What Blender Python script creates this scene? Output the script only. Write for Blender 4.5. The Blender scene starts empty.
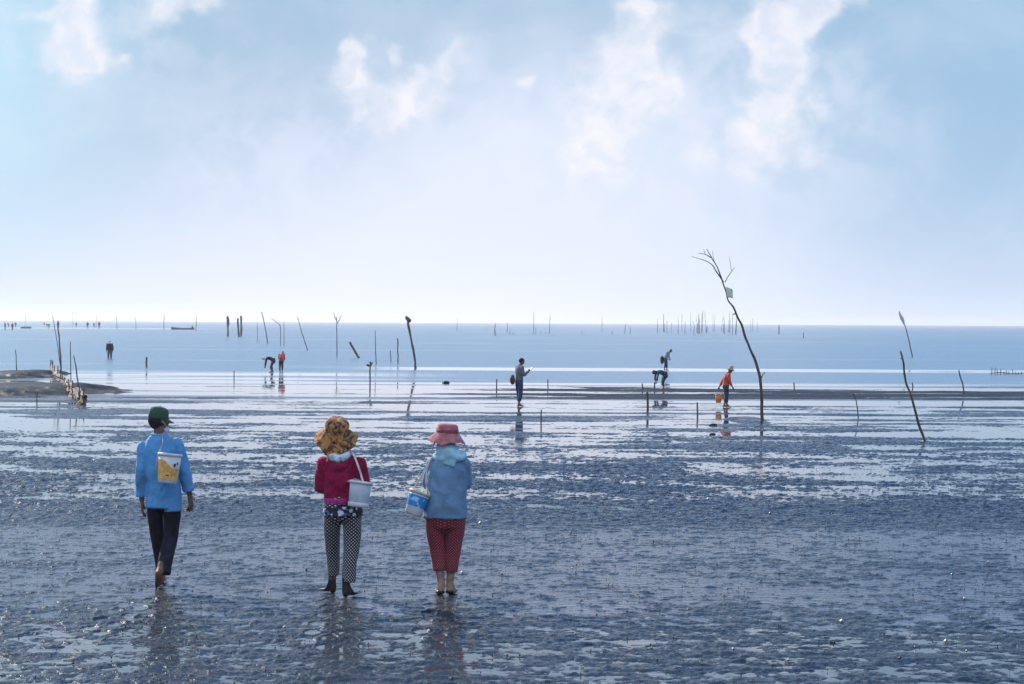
import bpy, bmesh, math, random
import numpy as np
from mathutils import Vector, Matrix, noise as mnoise
from math import radians as R, sin, cos, pi

# ------------------------------------------------------------------ camera, sky, sun, exposure
W, H = 1024, 684
F = 2310.0                      # focal length in pixels
EYE = 2.48                      # camera height above the water level
HORIZON = 322.2                 # row of the horizon in the middle column
ROLL = math.atan(5.4 / 1024)
scene = bpy.context.scene
col = scene.collection
cd = bpy.data.cameras.new('camera'); cam = bpy.data.objects.new('camera', cd); col.objects.link(cam)
cd.sensor_width = 36.0; cd.lens = F / W * 36.0; cd.clip_start = 0.5; cd.clip_end = 30000
PITCH = math.atan((H / 2 - HORIZON) / F)
CAM_ROT = Matrix.Rotation(R(90) - PITCH, 3, 'X') @ Matrix.Rotation(ROLL, 3, 'Z')
cam.matrix_world = Matrix.Translation((0, 0, EYE)) @ CAM_ROT.to_4x4()
scene.camera = cam

SUN_AZ = R(-34)                 # left of the view direction (+Y)
SUN_EL = R(34)
sd = Vector((sin(SUN_AZ) * cos(SUN_EL), cos(SUN_AZ) * cos(SUN_EL), sin(SUN_EL)))
sl = bpy.data.lights.new('sun', 'SUN'); sun = bpy.data.objects.new('sun', sl); col.objects.link(sun)
sl.energy = 5.0; sl.angle = R(0.6); sl.color = (1.0, 0.94, 0.85)
sun.rotation_euler = sd.to_track_quat('Z', 'Y').to_euler()
scene.view_settings.view_transform = 'Standard'; scene.view_settings.look = 'None'
scene.view_settings.exposure = 0.26; scene.view_settings.gamma = 1.0
scene.render.engine = 'CYCLES'
scene.cycles.use_denoising = True
scene.cycles.use_adaptive_sampling = False
scene.cycles.max_bounces = 6; scene.cycles.volume_bounces = 0
scene.cycles.sample_clamp_indirect = 6.0; scene.cycles.sample_clamp_direct = 12.0
scene.cycles.caustics_reflective = False; scene.cycles.caustics_refractive = False

# ---- small node helper
class NT:
    def __init__(s, nt): s.nt = nt; s.nt.nodes.clear()
    def n(s, t, **kw):
        nd = s.nt.nodes.new(t)
        for k, v in kw.items(): setattr(nd, k, v)
        return nd
    def put(s, sock, v):
        if hasattr(v, 'is_linked'): s.nt.links.new(v, sock)
        else:
            if hasattr(sock.default_value, '__len__') and hasattr(v, '__len__') and len(sock.default_value) == 4 and len(v) == 3: v = tuple(v) + (1,)
            sock.default_value = v
    def m(s, op, a, b=None, c=None, clamp=False):
        nd = s.n('ShaderNodeMath', operation=op, use_clamp=clamp)
        for i, v in enumerate((a, b, c)):
            if v is not None: s.put(nd.inputs[i], v)
        return nd.outputs[0]
    def mix(s, f, a, b, blend='MIX'):
        nd = s.n('ShaderNodeMix', data_type='RGBA', blend_type=blend)
        s.put(nd.inputs[0], f); s.put(nd.inputs[6], a); s.put(nd.inputs[7], b)
        return nd.outputs[2]
    def noise(s, vec, scale, detail=4, rough=.55, dist=0, dim='3D'):
        nd = s.n('ShaderNodeTexNoise', noise_dimensions=dim)
        s.put(nd.inputs['Vector'], vec); s.put(nd.inputs['Scale'], scale); s.put(nd.inputs['Detail'], detail)
        s.put(nd.inputs['Roughness'], rough); s.put(nd.inputs['Distortion'], dist)
        return nd.outputs[0]
    def step(s, x, lo, hi, a=0.0, b=1.0):
        nd = s.n('ShaderNodeMapRange', interpolation_type='SMOOTHSTEP')
        for i, v in enumerate((x, lo, hi, a, b)): s.put(nd.inputs[i], v)
        return nd.outputs[0]
    def scale(s, vec, sc):
        nd = s.n('ShaderNodeVectorMath', operation='MULTIPLY'); s.put(nd.inputs[0], vec); s.put(nd.inputs[1], sc)
        return nd.outputs[0]
    def sep(s, vec):
        nd = s.n('ShaderNodeSeparateXYZ'); s.put(nd.inputs[0], vec); return nd.outputs
    def comb(s, x, y, z):
        nd = s.n('ShaderNodeCombineXYZ')
        for i, v in enumerate((x, y, z)): s.put(nd.inputs[i], v)
        return nd.outputs[0]

# ---- world
world = bpy.data.worlds.new('World'); scene.world = world; world.use_nodes = True
t = NT(world.node_tree)
out = t.n('ShaderNodeOutputWorld'); bg = t.n('ShaderNodeBackground'); t.nt.links.new(bg.outputs[0], out.inputs[0])
bg.inputs[1].default_value = 0.1
sky = t.n('ShaderNodeTexSky', sky_type='NISHITA'); sky.sun_disc = False
sky.sun_elevation = SUN_EL; sky.sun_rotation = SUN_AZ
sky.air_density = 1.0; sky.dust_density = 0.6; sky.ozone_density = 2.0; sky.altitude = 0
dirv = t.n('ShaderNodeTexCoord').outputs['Generated']
sx, sy, sz = t.sep(dirv)
az = t.m('ARCTAN2', sx, sy)                     # radians to the right of +Y
el = t.m('ARCSINE', sz)
el = t.m('MAXIMUM', el, 0.0)
P = t.comb(az, el, 0)
# degrees are handier
azd = t.m('MULTIPLY', az, 57.2958); eld = t.m('MULTIPLY', el, 57.2958)
PD = t.comb(azd, eld, 0)
warp = t.n('ShaderNodeTexNoise'); t.put(warp.inputs['Vector'], PD); t.put(warp.inputs['Scale'], 0.9); t.put(warp.inputs['Detail'], 5)
wv = t.n('ShaderNodeVectorMath', operation='MULTIPLY_ADD'); t.put(wv.inputs[0], warp.outputs['Color']); t.put(wv.inputs[1], (1.3, 1.2, 0)); t.put(wv.inputs[2], (-.65, -.6, 0))
wa = t.n('ShaderNodeVectorMath', operation='ADD'); t.put(wa.inputs[0], PD); t.put(wa.inputs[1], wv.outputs[0])
wx, wy, _ = t.sep(wa.outputs[0])
def blob(px, py, rx, ry, rot=0, x=None, y=None):
    """soft ellipse in direction space, given where it stands over the horizon (pixels of the photo -> degrees)"""
    if x is None: x, y, rx, ry = wx, wy, rx * 1.35, ry * 1.3
    a0 = math.degrees(math.atan((px - 512) / F)); e0 = math.degrees(math.atan((322 - py) / F))
    k = math.degrees(1 / F); c, s_ = cos(R(rot)), sin(R(rot))
    dx = t.m('SUBTRACT', x, a0); dy = t.m('SUBTRACT', y, e0)
    u = t.m('ADD', t.m('MULTIPLY', dx, c / (rx * k)), t.m('MULTIPLY', dy, s_ / (rx * k)))
    v = t.m('ADD', t.m('MULTIPLY', dx, -s_ / (ry * k)), t.m('MULTIPLY', dy, c / (ry * k)))
    r2 = t.m('ADD', t.m('MULTIPLY', u, u), t.m('MULTIPLY', v, v))
    return t.m('EXPONENT', t.m('MULTIPLY', r2, -1.0))
def total(bl):
    a = None
    for b in bl: a = b if a is None else t.m('ADD', a, b)
    return a
def C(r, g, b, k=10.0):
    f = lambda v: ((v / 255 + .055) / 1.055) ** 2.4 if v > 10 else v / 255 / 12.92
    return (f(r) * k, f(g) * k, f(b) * k)
# clear sky: Nishita, thinned with pale haze that thickens towards the horizon
hz = t.m('EXPONENT', t.m('MULTIPLY', eld, -1 / 9.0))
hz2 = t.m('EXPONENT', t.m('MULTIPLY', eld, -1 / 3.2))
base = t.mix(0.8, sky.outputs[0], C(36, 136, 222, 11.5))
top = t.mix(t.step(eld, 7.5, 14.0, .95, 0.0), base, C(152, 184, 209, 9))
col1 = t.mix(t.m('MULTIPLY', hz2, .8), top, C(230, 230, 246, 10.4))
# bright hazy fan over the middle of the horizon
fan = total([blob(450, 330, 460, 165, 0, wx, wy), blob(600, 190, 220, 140, 0, wx, wy)])
fan = t.m('MINIMUM', fan, 1.0)
col2 = t.mix(t.m('MULTIPLY', fan, .62), col1, C(234, 236, 250, 10.0))
# dim upper right
dim = blob(1010, 110, 290, 230, 20, azd, eld)
col3 = t.mix(t.m('MULTIPLY', t.m('MINIMUM', dim, 1.0), .6), col2, C(140, 180, 212))
glow = blob(-60, 60, 150, 200, 0, azd, eld)
col3 = t.mix(t.m('MULTIPLY', glow, .75), col3, C(186, 224, 242))
# cumulus
n1 = t.noise(PD, .8, 9, .54, .3)
n2 = t.noise(dirv, 2.2, 7, .6, .4)
cl = total([blob(628, 62, 26, 34, -20), blob(610, 110, 26, 36, 20), blob(650, 95, 24, 22), blob(590, 150, 30, 22), blob(640, 40, 16, 16),
            blob(790, 25, 20, 20), blob(768, 60, 16, 44, 10), blob(800, 20, 36, 12, 25), blob(776, 118, 34, 26), blob(748, 150, 40, 20), blob(830, 8, 16, 14),
            blob(345, 75, 12, 18, -40), blob(362, 92, 12, 14), blob(430, 78, 32, 12, 38), blob(395, 112, 34, 16, 20), blob(350, 55, 14, 7, 40), blob(396, 60, 6, 8),
            blob(66, 50, 30, 18), blob(52, 22, 26, 7, 10), blob(76, 5, 12, 9), blob(160, 20, 14, 16), blob(195, 8, 22, 10), blob(128, 64, 10, 8),
            blob(525, 82, 10, 4), blob(640, 2, 20, 8), blob(85, 65, 22, 12)])
far_clear = t.step(eld, 9.0, 22.0)
behind = t.step(sy, .15, -.25)          # unseen bright broken clouds added behind the viewer to light the walkers' backs
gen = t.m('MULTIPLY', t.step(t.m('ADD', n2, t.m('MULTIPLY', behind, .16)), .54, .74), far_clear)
den = t.m('ADD', t.m('MULTIPLY', cl, .8), t.m('MULTIPLY', t.m('SUBTRACT', n1, .5), 2.1))
cm = t.step(den, -.05, 1.05)
cm = t.m('MULTIPLY', cm, t.step(cl, .03, .45))
soft = total([blob(660, 120, 70, 90, -20), blob(800, 110, 70, 80, 10), blob(400, 110, 80, 50, 20), blob(90, 45, 90, 45), blob(560, 170, 60, 60), blob(250, 170, 60, 50)])
soft = t.m('MULTIPLY', t.m('MINIMUM', soft, 1.0), t.step(n1, .36, .62))
veil = t.step(t.noise(t.scale(PD, (1, 1.2, 1)), .26, 7, .6, .6), .40, .66)
n1b = t.noise(wa.outputs[0], 1.6, 5, .5)
ccol = t.mix(t.step(n1b, .28, .72), C(208, 216, 230), C(236, 233, 238))
col4 = t.mix(t.m('MULTIPLY', veil, .18), col3, C(214, 222, 238))
col4 = t.mix(t.m('MULTIPLY', soft, .36), col4, C(222, 226, 242))
col4 = t.mix(t.m('MULTIPLY', cm, .76), col4, ccol)
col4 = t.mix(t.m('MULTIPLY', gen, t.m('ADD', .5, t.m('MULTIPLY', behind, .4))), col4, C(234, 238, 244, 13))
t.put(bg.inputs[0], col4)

# ------------------------------------------------------------------ helpers
def prop(o, label=None, cat=None, group=None, kind=None):
    if label: o['label'] = label
    if cat: o['category'] = cat
    if group: o['group'] = group
    if kind: o['kind'] = kind
    return o
def pix(px, py, dist=None):
    """a pixel of the photo -> world: on the water level, or at a given distance along +Y"""
    d = CAM_ROT @ Vector(((px - W / 2) / F, (H / 2 - py) / F, -1))
    k = (dist / d.y) if dist else (-EYE / d.z)
    return Vector((0, 0, EYE)) + d * k
def link(name, me, mat=None, parent=None, smooth=True):
    o = bpy.data.objects.new(name, me); col.objects.link(o)
    if mat: me.materials.append(mat)
    if smooth: me.polygons.foreach_set('use_smooth', [True] * len(me.polygons))
    if parent: o.parent = parent
    return o
def empty(name, loc=(0, 0, 0), rz=0.0):
    o = bpy.data.objects.new(name, None); col.objects.link(o); o.location = loc; o.rotation_euler = (0, 0, rz); o.empty_display_size = .2
    return o
def grid_mesh(name, X, Y, Z):
    ny, nx = X.shape
    me = bpy.data.meshes.new(name)
    co = np.stack([X, Y, Z], -1).reshape(-1, 3).astype(np.float32)
    i = (np.arange(ny - 1)[:, None] * nx + np.arange(nx - 1)[None, :]).ravel()
    f = np.stack([i, i + 1, i + 1 + nx, i + nx], -1).astype(np.int32)
    me.vertices.add(len(co)); me.vertices.foreach_set('co', co.ravel())
    me.loops.add(f.size); me.loops.foreach_set('vertex_index', f.ravel())
    me.polygons.add(len(f)); me.polygons.foreach_set('loop_start', np.arange(0, f.size, 4, dtype=np.int32)); me.polygons.foreach_set('loop_total', np.full(len(f), 4, dtype=np.int32))
    me.update(); me.validate()
    return me
def attr(me, name, v):
    a = me.attributes.new(name, 'FLOAT', 'POINT'); a.data.foreach_set('value', v.ravel().astype(np.float32))
def _h(ix, iy, seed):
    n = (ix.astype(np.int64) * 374761393 + iy.astype(np.int64) * 668265263 + seed * 974634777) & 0x7fffffff
    n = ((n ^ (n >> 13)) * 1274126177) & 0x7fffffff
    n = n ^ (n >> 16)
    return (n & 0xffffff) / float(0xffffff)
def vn(x, y, seed=0):
    x0 = np.floor(x); y0 = np.floor(y); fx = x - x0; fy = y - y0
    fx = fx * fx * fx * (fx * (fx * 6 - 15) + 10); fy = fy * fy * fy * (fy * (fy * 6 - 15) + 10)
    a = _h(x0, y0, seed); b = _h(x0 + 1, y0, seed); c = _h(x0, y0 + 1, seed); d = _h(x0 + 1, y0 + 1, seed)
    return (a * (1 - fx) + b * fx) * (1 - fy) + (c * (1 - fx) + d * fx) * fy
def fbm(x, y, seed=0, o=4, g=.5):
    s = 0; a = 1; tot = 0
    for k in range(o):
        c, s_ = cos(.6 * k), sin(.6 * k)
        s = s + a * vn((x * c - y * s_) * 2 ** k + 17 * k, (x * s_ + y * c) * 2 ** k - 9 * k, seed + k); tot += a; a *= g
    return s / tot - .5
def ss(x, a, b):
    k = np.clip((x - a) / (b - a), 0, 1); return k * k * (3 - 2 * k)
def band(x, a, b, w):
    return ss(x, a - w, a + w) * (1 - ss(x, b - w, b + w))

# ------------------------------------------------------------------ mudflat and water
def ground_axes(y0, y1, step, ratio, nf):
    ys = [y0]
    while ys[-1] < y1: ys.append(ys[-1] * (1 + step))
    ys = np.array(ys)
    u = np.linspace(-ratio, ratio, nf)
    wide = ratio * np.array([1.15, 1.5, 2.2, 4, 8])
    u = np.concatenate([-wide[::-1], u, wide])
    return u[None, :] * ys[:, None] * 1.0 + 0 * ys[:, None], np.repeat(ys[:, None], len(u), 1)
def rows(d):                    # distance -> row of the photo below the horizon (used only to lay out the bars and channels by distance)
    return EYE * F / d
X, Y = ground_axes(9.0, 175.0, .0018, .43, 1500)
wob = fbm(X / 14, Y / 20, 11, 3)
D = Y * (1 + .05 * wob)
mid = fbm(X / 1.1, Y / .9, 3, 4, .55)
big = fbm(X / 5.5, Y / 4.0, 5, 4, .55)
huge = fbm(X / 22, Y / 9.0, 7, 3, .5)
fine = fbm(X / .05, Y / .075, 21, 3, .62)
finer = fbm(X / .15, Y / .14, 31, 3, .6)
def prof(d, pts):
    return np.interp(np.log(d), [math.log(a) for a, _ in pts], [b for _, b in pts])
#            distance, mean height of the mud over the water film (metres)
base = prof(D, [(9, .0042), (16, .0046), (19, .004), (20.5, -.002), (27, -.002), (28.6, .009), (31.2, .012), (32.2, .000), (40, .000), (47, .001), (51, -.001), (56, -.003), (62, .002), (66, -.003), (70, -.007), (74, -.006), (77, .000), (82, .006), (88, .006), (91, -.016), (96, -.1), (200, -.4)])
# the left side is flooded further towards the camera; right side keeps the dark bar
leftw = ss(-X / Y, -.01, .035)
base = base - leftw * .024 * band(D, 76, 93, 3) - .002 * leftw * band(D, 58, 70, 3)
amp_mid = prof(D, [(9, .008), (20, .006), (27, .006), (29, .006), (33, .014), (46, .012), (60, .012), (90, .01)])
amp_big = prof(D, [(9, .005), (27, .005), (29, .004), (33, .012), (48, .03), (60, .045), (88, .03)])
amp_fine = prof(D, [(9, .023), (20, .021), (27, .021), (34, .044), (50, .032), (60, .016), (90, .008)])
streak = fbm(X / 16, Y / 1.5, 51, 5, .65)
streak2 = fbm(X / 5, Y / .9, 61, 4, .65)
Z = base + (.075 * streak + .04 * streak2) * band(D, 50, 97, 4) + amp_mid * mid + amp_big * big + amp_fine * (fine * .9 + finer * 1.0) + .03 * huge * ss(D, 45, 60)
# low sandbars: two on the left, one long thin one on the right, far out
def bar(cx, cy, rx, ry, h, warp=.35):
    r = np.sqrt(((X - cx) / rx) ** 2 + ((Y - cy) / ry) ** 2) + warp * (big * 1.6 + 1.2 * mid + .9 * huge + 1.8 * streak2)
    return h * (1 - ss(r, .3, 1.0)) 
def barpix(x0, x1, yr, dy, h):
    a = pix(x0, yr); b = pix(x1, yr); n_ = pix((x0 + x1) / 2, yr + dy); f_ = pix((x0 + x1) / 2, yr - dy)
    return bar((a.x + b.x) / 2, (n_.y + f_.y) / 2, (b.x - a.x) / 2, (f_.y - n_.y) / 2, h)
extra = barpix(-60, 72, 376.5, 5, .34) + barpix(-90, 120, 392, 7, .26) + barpix(728, 768, 420.5, 3.8, .055)
Z = Z + extra
cy = pix(700, 370.6).y
Z = Z + .225 * band(Y, cy - .9, cy + 1.1, .9) * ss(X / Y, -.05, .02) * (.8 + .5 * fbm(X / 9, Y / 4, 77, 3))
# bare footprints behind the three walkers
rf_ = np.random.RandomState(3)
for (px_, py_, lean_) in ((163, 586, .02), (342, 596, -.01), (445, 595, .015)):
    g_ = pix(px_, py_)
    for k_ in range(12):
        fy = g_.y - .30 - .27 * k_ + rf_.uniform(-.03, .03); fx = g_.x + (.085 if k_ % 2 else -.085) - lean_ * k_ * .3 + rf_.uniform(-.02, .02)
        j0, j1 = np.searchsorted(Y[:, 0], [fy - .4, fy + .4])
        if j1 <= j0: continue
        xs, ys_ = X[j0:j1], Y[j0:j1]
        q_ = ((xs - fx) / .055) ** 2 + ((ys_ - fy) / .13) ** 2
        Z[j0:j1] += -.020 * np.exp(-q_ ** 2) + .004 * np.exp(-((np.sqrt(q_) - 1.35) / .3) ** 2)
mid2 = fbm(X / 1.9, Y / 1.0, 101, 4, .6); mid3 = fbm(X / .32, Y / .24, 103, 3, .6)
Z = Z + mid2 * prof(D, [(9, .004), (28, .004), (33, .046), (48, .060), (60, .050), (70, .02), (90, .01)]) + mid3 * prof(D, [(9, .026), (19, .024), (22, .012), (28, .012), (33, .02), (60, .008)])
casts = ss(vn(X / .10, Y / .14, 91), .84, 1.0) * ss(vn(X / 1.4, Y / 1.1, 92), .35, .8)
Z = Z + casts * .009 * (1 - ss(D, 40, 55))
me = grid_mesh('mudflat', X, Y, Z)
attr(me, 'drier', ss(D, 62, 80))

mud = bpy.data.materials.new('wet mud'); mud.use_nodes = True; t = NT(mud.node_tree)
o_ = t.n('ShaderNodeOutputMaterial'); b_ = t.n('ShaderNodeBsdfPrincipled'); t.nt.links.new(b_.outputs[0], o_.inputs[0])
pos = t.n('ShaderNodeNewGeometry').outputs['Position']
nA = t.noise(pos, 1.3, 5, .6); nB = t.noise(pos, 9, 5, .65); nC = t.noise(pos, 34, 4, .6)
c = t.mix(t.step(nA, .35, .65), (.010, .013, .015), (.024, .026, .027))
c = t.mix(t.m('MULTIPLY', t.step(nC, .6, .72), .5), c, (.075, .068, .062))
t.put(b_.inputs['Base Color'], c)
dr = t.n('ShaderNodeAttribute', attribute_name='drier').outputs['Fac']
t.put(b_.inputs['Roughness'], t.m('ADD', t.step(nB, .3, .7, .07, .34), t.m('MULTIPLY', dr, .3)))
t.put(b_.inputs['Specular IOR Level'], t.m('SUBTRACT', .16, t.m('MULTIPLY', t.m('MULTIPLY', dr, t.step(t.noise(t.scale(pos, (.08, 1, 1)), .9, 4, .6), .35, .6)), .10)))
b_.inputs['IOR'].default_value = 1.36
bp = t.n('ShaderNodeBump'); bp.inputs['Strength'].default_value = 1.0; bp.inputs['Distance'].default_value = .016
t.put(bp.inputs['Height'], t.m('ADD', nB, t.m('MULTIPLY', nC, .45)))
t.nt.links.new(bp.outputs[0], b_.inputs['Normal'])
prop(link('mudflat', me, mud), kind='structure')

# water: one level sheet out to the sea horizon
Xw, Yw = ground_axes(7.0, 5600.0, .006, .46, 520)
bigw = fbm(Xw / 30, Yw / 9, 41, 4, .55)
midw = fbm(Xw / 6, Yw / 2.2, 43, 3, .55)
shal = 1 - ss(Yw, 93, 99)                       # film and pools on the flat
calm = prof(Yw, [(7, .95), (18.5, .95), (20.8, .24), (28, .24), (32, .9), (60, 1.0), (90, 1.0), (5600, 1.0)]) * shal
lw = ss(-Xw / Yw, -.0, .10)
calm = np.maximum(calm, lw * band(Yw * (1 + .05 * bigw), 60, pix(60, 371).y, 4))
calm = np.where((Yw > 70) & (Yw < 135), calm * (1 - .75 * ss(fbm(Xw / 25, Yw / 3.0, 47, 4, .6), -.02, .16)), calm)
calm = np.maximum(calm, .8 * (ss(-Xw / Yw, -.02, .02)) * band(Yw * (1 + .02 * bigw), pix(300, 391).y, pix(300, 386).y, 1.5))
yb = pix(700, 389).y; calm = np.maximum(calm, band(Yw, 86, pix(700, 386.5).y, 1.2))
ya = pix(700, 371.6).y; yc = pix(700, 368.6).y; calm = np.maximum(calm, band(Yw, ya, yc, 1.5) * ss(Xw / Yw, -.09, -.03))
yd = pix(100, 329.2).y; ye = pix(100, 327.8).y
calm = np.maximum(calm, .55 * band(Yw, yd, ye, 12) * ss(-Xw / Yw, .12, .15))
calm = np.maximum(calm, .28 * ss(bigw, .12, .3) * (1 - shal))
calm = np.clip(calm + .25 * midw * (calm > .02) * (calm < .98), 0, 1)
mw = grid_mesh('sea', Xw, Yw, np.zeros_like(Xw)); attr(mw, 'calm', calm)
wat = bpy.data.materials.new('sea water'); wat.use_nodes = True; t = NT(wat.node_tree)
o_ = t.n('ShaderNodeOutputMaterial'); b_ = t.n('ShaderNodeBsdfPrincipled'); t.nt.links.new(b_.outputs[0], o_.inputs[0])
ca = t.n('ShaderNodeAttribute', attribute_name='calm').outputs['Fac']
pos = t.n('ShaderNodeNewGeometry').outputs['Position']
_, py_, _ = t.sep(pos)
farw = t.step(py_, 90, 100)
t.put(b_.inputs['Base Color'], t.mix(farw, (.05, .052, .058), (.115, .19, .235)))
b_.inputs['IOR'].default_value = 1.333
rough = t.m('SUBTRACT', 1.0, ca)
t.put(b_.inputs['Roughness'], t.m('MULTIPLY_ADD', rough, .20, .03))
w1 = t.noise(t.scale(pos, (.35, 1.0, 1)), 1.1, 5, .6); w2 = t.noise(t.scale(pos, (.7, 1, 1)), 9, 3, .6)
bp = t.n('ShaderNodeBump'); t.put(bp.inputs['Strength'], t.m('MULTIPLY', t.m('POWER', rough, 1.2), 1.0, clamp=True)); bp.inputs['Distance'].default_value = .16
t.put(bp.inputs['Height'], t.m('MULTIPLY', w1, farw))
bp2 = t.n('ShaderNodeBump'); t.put(bp2.inputs['Strength'], t.m('MULTIPLY', rough, t.m('SUBTRACT', 1.0, farw))); bp2.inputs['Distance'].default_value = .05
t.put(bp2.inputs['Height'], w2); t.nt.links.new(bp.outputs[0], bp2.inputs['Normal'])
t.nt.links.new(bp2.outputs[0], b_.inputs['Normal'])
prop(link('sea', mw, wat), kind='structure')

# the bed under everything, one sheet well past the frame
me = grid_mesh('seabed', *np.meshgrid(np.array([-6000., -300, 0, 300, 6000]), np.array([-400., 0, 9.0]), indexing='xy'), np.full((3, 5), -.012)) 
prop(link('shore_mud', me, mud), kind='structure')

# ------------------------------------------------------------------ air
bm = bmesh.new(); bmesh.ops.create_cube(bm, size=1)
for v in bm.verts: v.co = Vector((v.co.x * 13000, (v.co.y + .5) * 6400 - 500, v.co.z * 14 + 6.0))
me = bpy.data.meshes.new('haze'); bm.to_mesh(me); bm.free()
hm = bpy.data.materials.new('sea haze'); hm.use_nodes = True; t = NT(hm.node_tree)
o_ = t.n('ShaderNodeOutputMaterial'); v_ = t.n('ShaderNodeVolumePrincipled'); t.nt.links.new(v_.outputs[0], o_.inputs['Volume'])
v_.inputs['Color'].default_value = (.97, .98, 1, 1); v_.inputs['Density'].default_value = .00022; v_.inputs['Anisotropy'].default_value = .38
haze = prop(link('haze', me, hm, smooth=False), 'thin pale blue sea haze over the flats', 'haze', kind='stuff')

# ------------------------------------------------------------------ materials for things
MATS = {}
def mat(name, rgb, rough=.85, var=.18, nscale=14, bump=.3, bdist=.004, bscale=60, rgb2=None, lo=.42, hi=.6, spec=.3, metal=0, sheen=None):
    if name in MATS: return MATS[name]
    m_ = bpy.data.materials.new(name); m_.use_nodes = True; t = NT(m_.node_tree); MATS[name] = m_
    o = t.n('ShaderNodeOutputMaterial'); b = t.n('ShaderNodeBsdfPrincipled'); t.nt.links.new(b.outputs[0], o.inputs[0])
    tc = t.n('ShaderNodeTexCoord').outputs['Object']
    n = t.noise(tc, nscale, 4, .6)
    c2 = rgb2 if rgb2 else tuple(min(1, v * (1 - 2.2 * var)) for v in rgb)
    t.put(b.inputs['Base Color'], t.mix(t.step(n, lo, hi), c2, rgb))
    b.inputs['Roughness'].default_value = rough; b.inputs['Metallic'].default_value = metal
    b.inputs['Specular IOR Level'].default_value = spec
    if rough in (.8, .85, .9) if sheen is None else sheen: b.inputs['Sheen Weight'].default_value = .35; b.inputs['Sheen Roughness'].default_value = .35
    if bump:
        bp = t.n('ShaderNodeBump'); bp.inputs['Strength'].default_value = bump; bp.inputs['Distance'].default_value = bdist
        t.put(bp.inputs['Height'], t.noise(tc, bscale, 3, .6)); t.nt.links.new(bp.outputs[0], b.inputs['Normal'])
    m_['n'] = 1
    return m_
def nodes_of(name):
    m_ = bpy.data.materials.new(name); m_.use_nodes = True; t = NT(m_.node_tree); MATS[name] = m_
    o = t.n('ShaderNodeOutputMaterial'); b = t.n('ShaderNodeBsdfPrincipled'); t.nt.links.new(b.outputs[0], o.inputs[0])
    return m_, t, b
def mat_dots(name, dark, light, pitch, rad):
    """staggered dots printed on leg cloth: attribute 'wrap' holds (arc length round the leg, height)"""
    m_, t, b = nodes_of(name)
    at = t.n('ShaderNodeAttribute', attribute_name='wrap').outputs['Vector']
    x, y, _ = t.sep(at)
    def lat(ox, oy):
        fx = t.m('SUBTRACT', t.m('FRACT', t.m('ADD', t.m('DIVIDE', x, pitch), ox)), .5)
        fy = t.m('SUBTRACT', t.m('FRACT', t.m('ADD', t.m('DIVIDE', y, pitch), oy)), .5)
        return t.m('SQRT', t.m('ADD', t.m('MULTIPLY', fx, fx), t.m('MULTIPLY', fy, fy)))
    d = t.m('MINIMUM', lat(0, 0), lat(.5, .5))
    t.put(b.inputs['Base Color'], t.mix(t.step(d, rad - .05, rad + .05), light, dark)); b.inputs['Roughness'].default_value = .85; b.inputs['Sheen Weight'].default_value = .12; b.inputs['Sheen Roughness'].default_value = .35
    return m_
def mat_flowers(name):
    m_, t, b = nodes_of(name)
    tc = t.n('ShaderNodeTexCoord').outputs['Object']
    v = t.n('ShaderNodeTexVoronoi'); t.put(v.inputs['Vector'], tc); v.inputs['Scale'].default_value = 17
    n = t.noise(tc, 40, 2)
    d = t.m('ADD', v.outputs['Distance'], t.m('MULTIPLY', t.m('SUBTRACT', n, .5), .5))
    c = t.mix(t.step(d, .26, .34), (.72, .74, .8), t.mix(t.step(t.noise(tc, 23, 2), .52, .58), (.012, .012, .02), (.08, .14, .42)))
    t.put(b.inputs['Base Color'], c); b.inputs['Roughness'].default_value = .85; b.inputs['Sheen Weight'].default_value = .12; b.inputs['Sheen Roughness'].default_value = .35
    return m_
def mat_camo(name):
    m_, t, b = nodes_of(name)
    tc = t.n('ShaderNodeTexCoord').outputs['Object']
    a = t.noise(tc, 17, 3, .6, .8); a2 = t.noise(t.scale(tc, (1, 1, -1)), 24, 3, .6, 1.0)
    c = t.mix(t.step(a, .48, .53), (.16, .055, .022), (.50, .235, .06))
    c = t.mix(t.step(a2, .60, .64), c, (.42, .36, .34)); c = t.mix(t.step(a2, .42, .38), c, (.02, .014, .02))
    t.put(b.inputs['Base Color'], c); b.inputs['Roughness'].default_value = .9
    return m_

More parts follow.
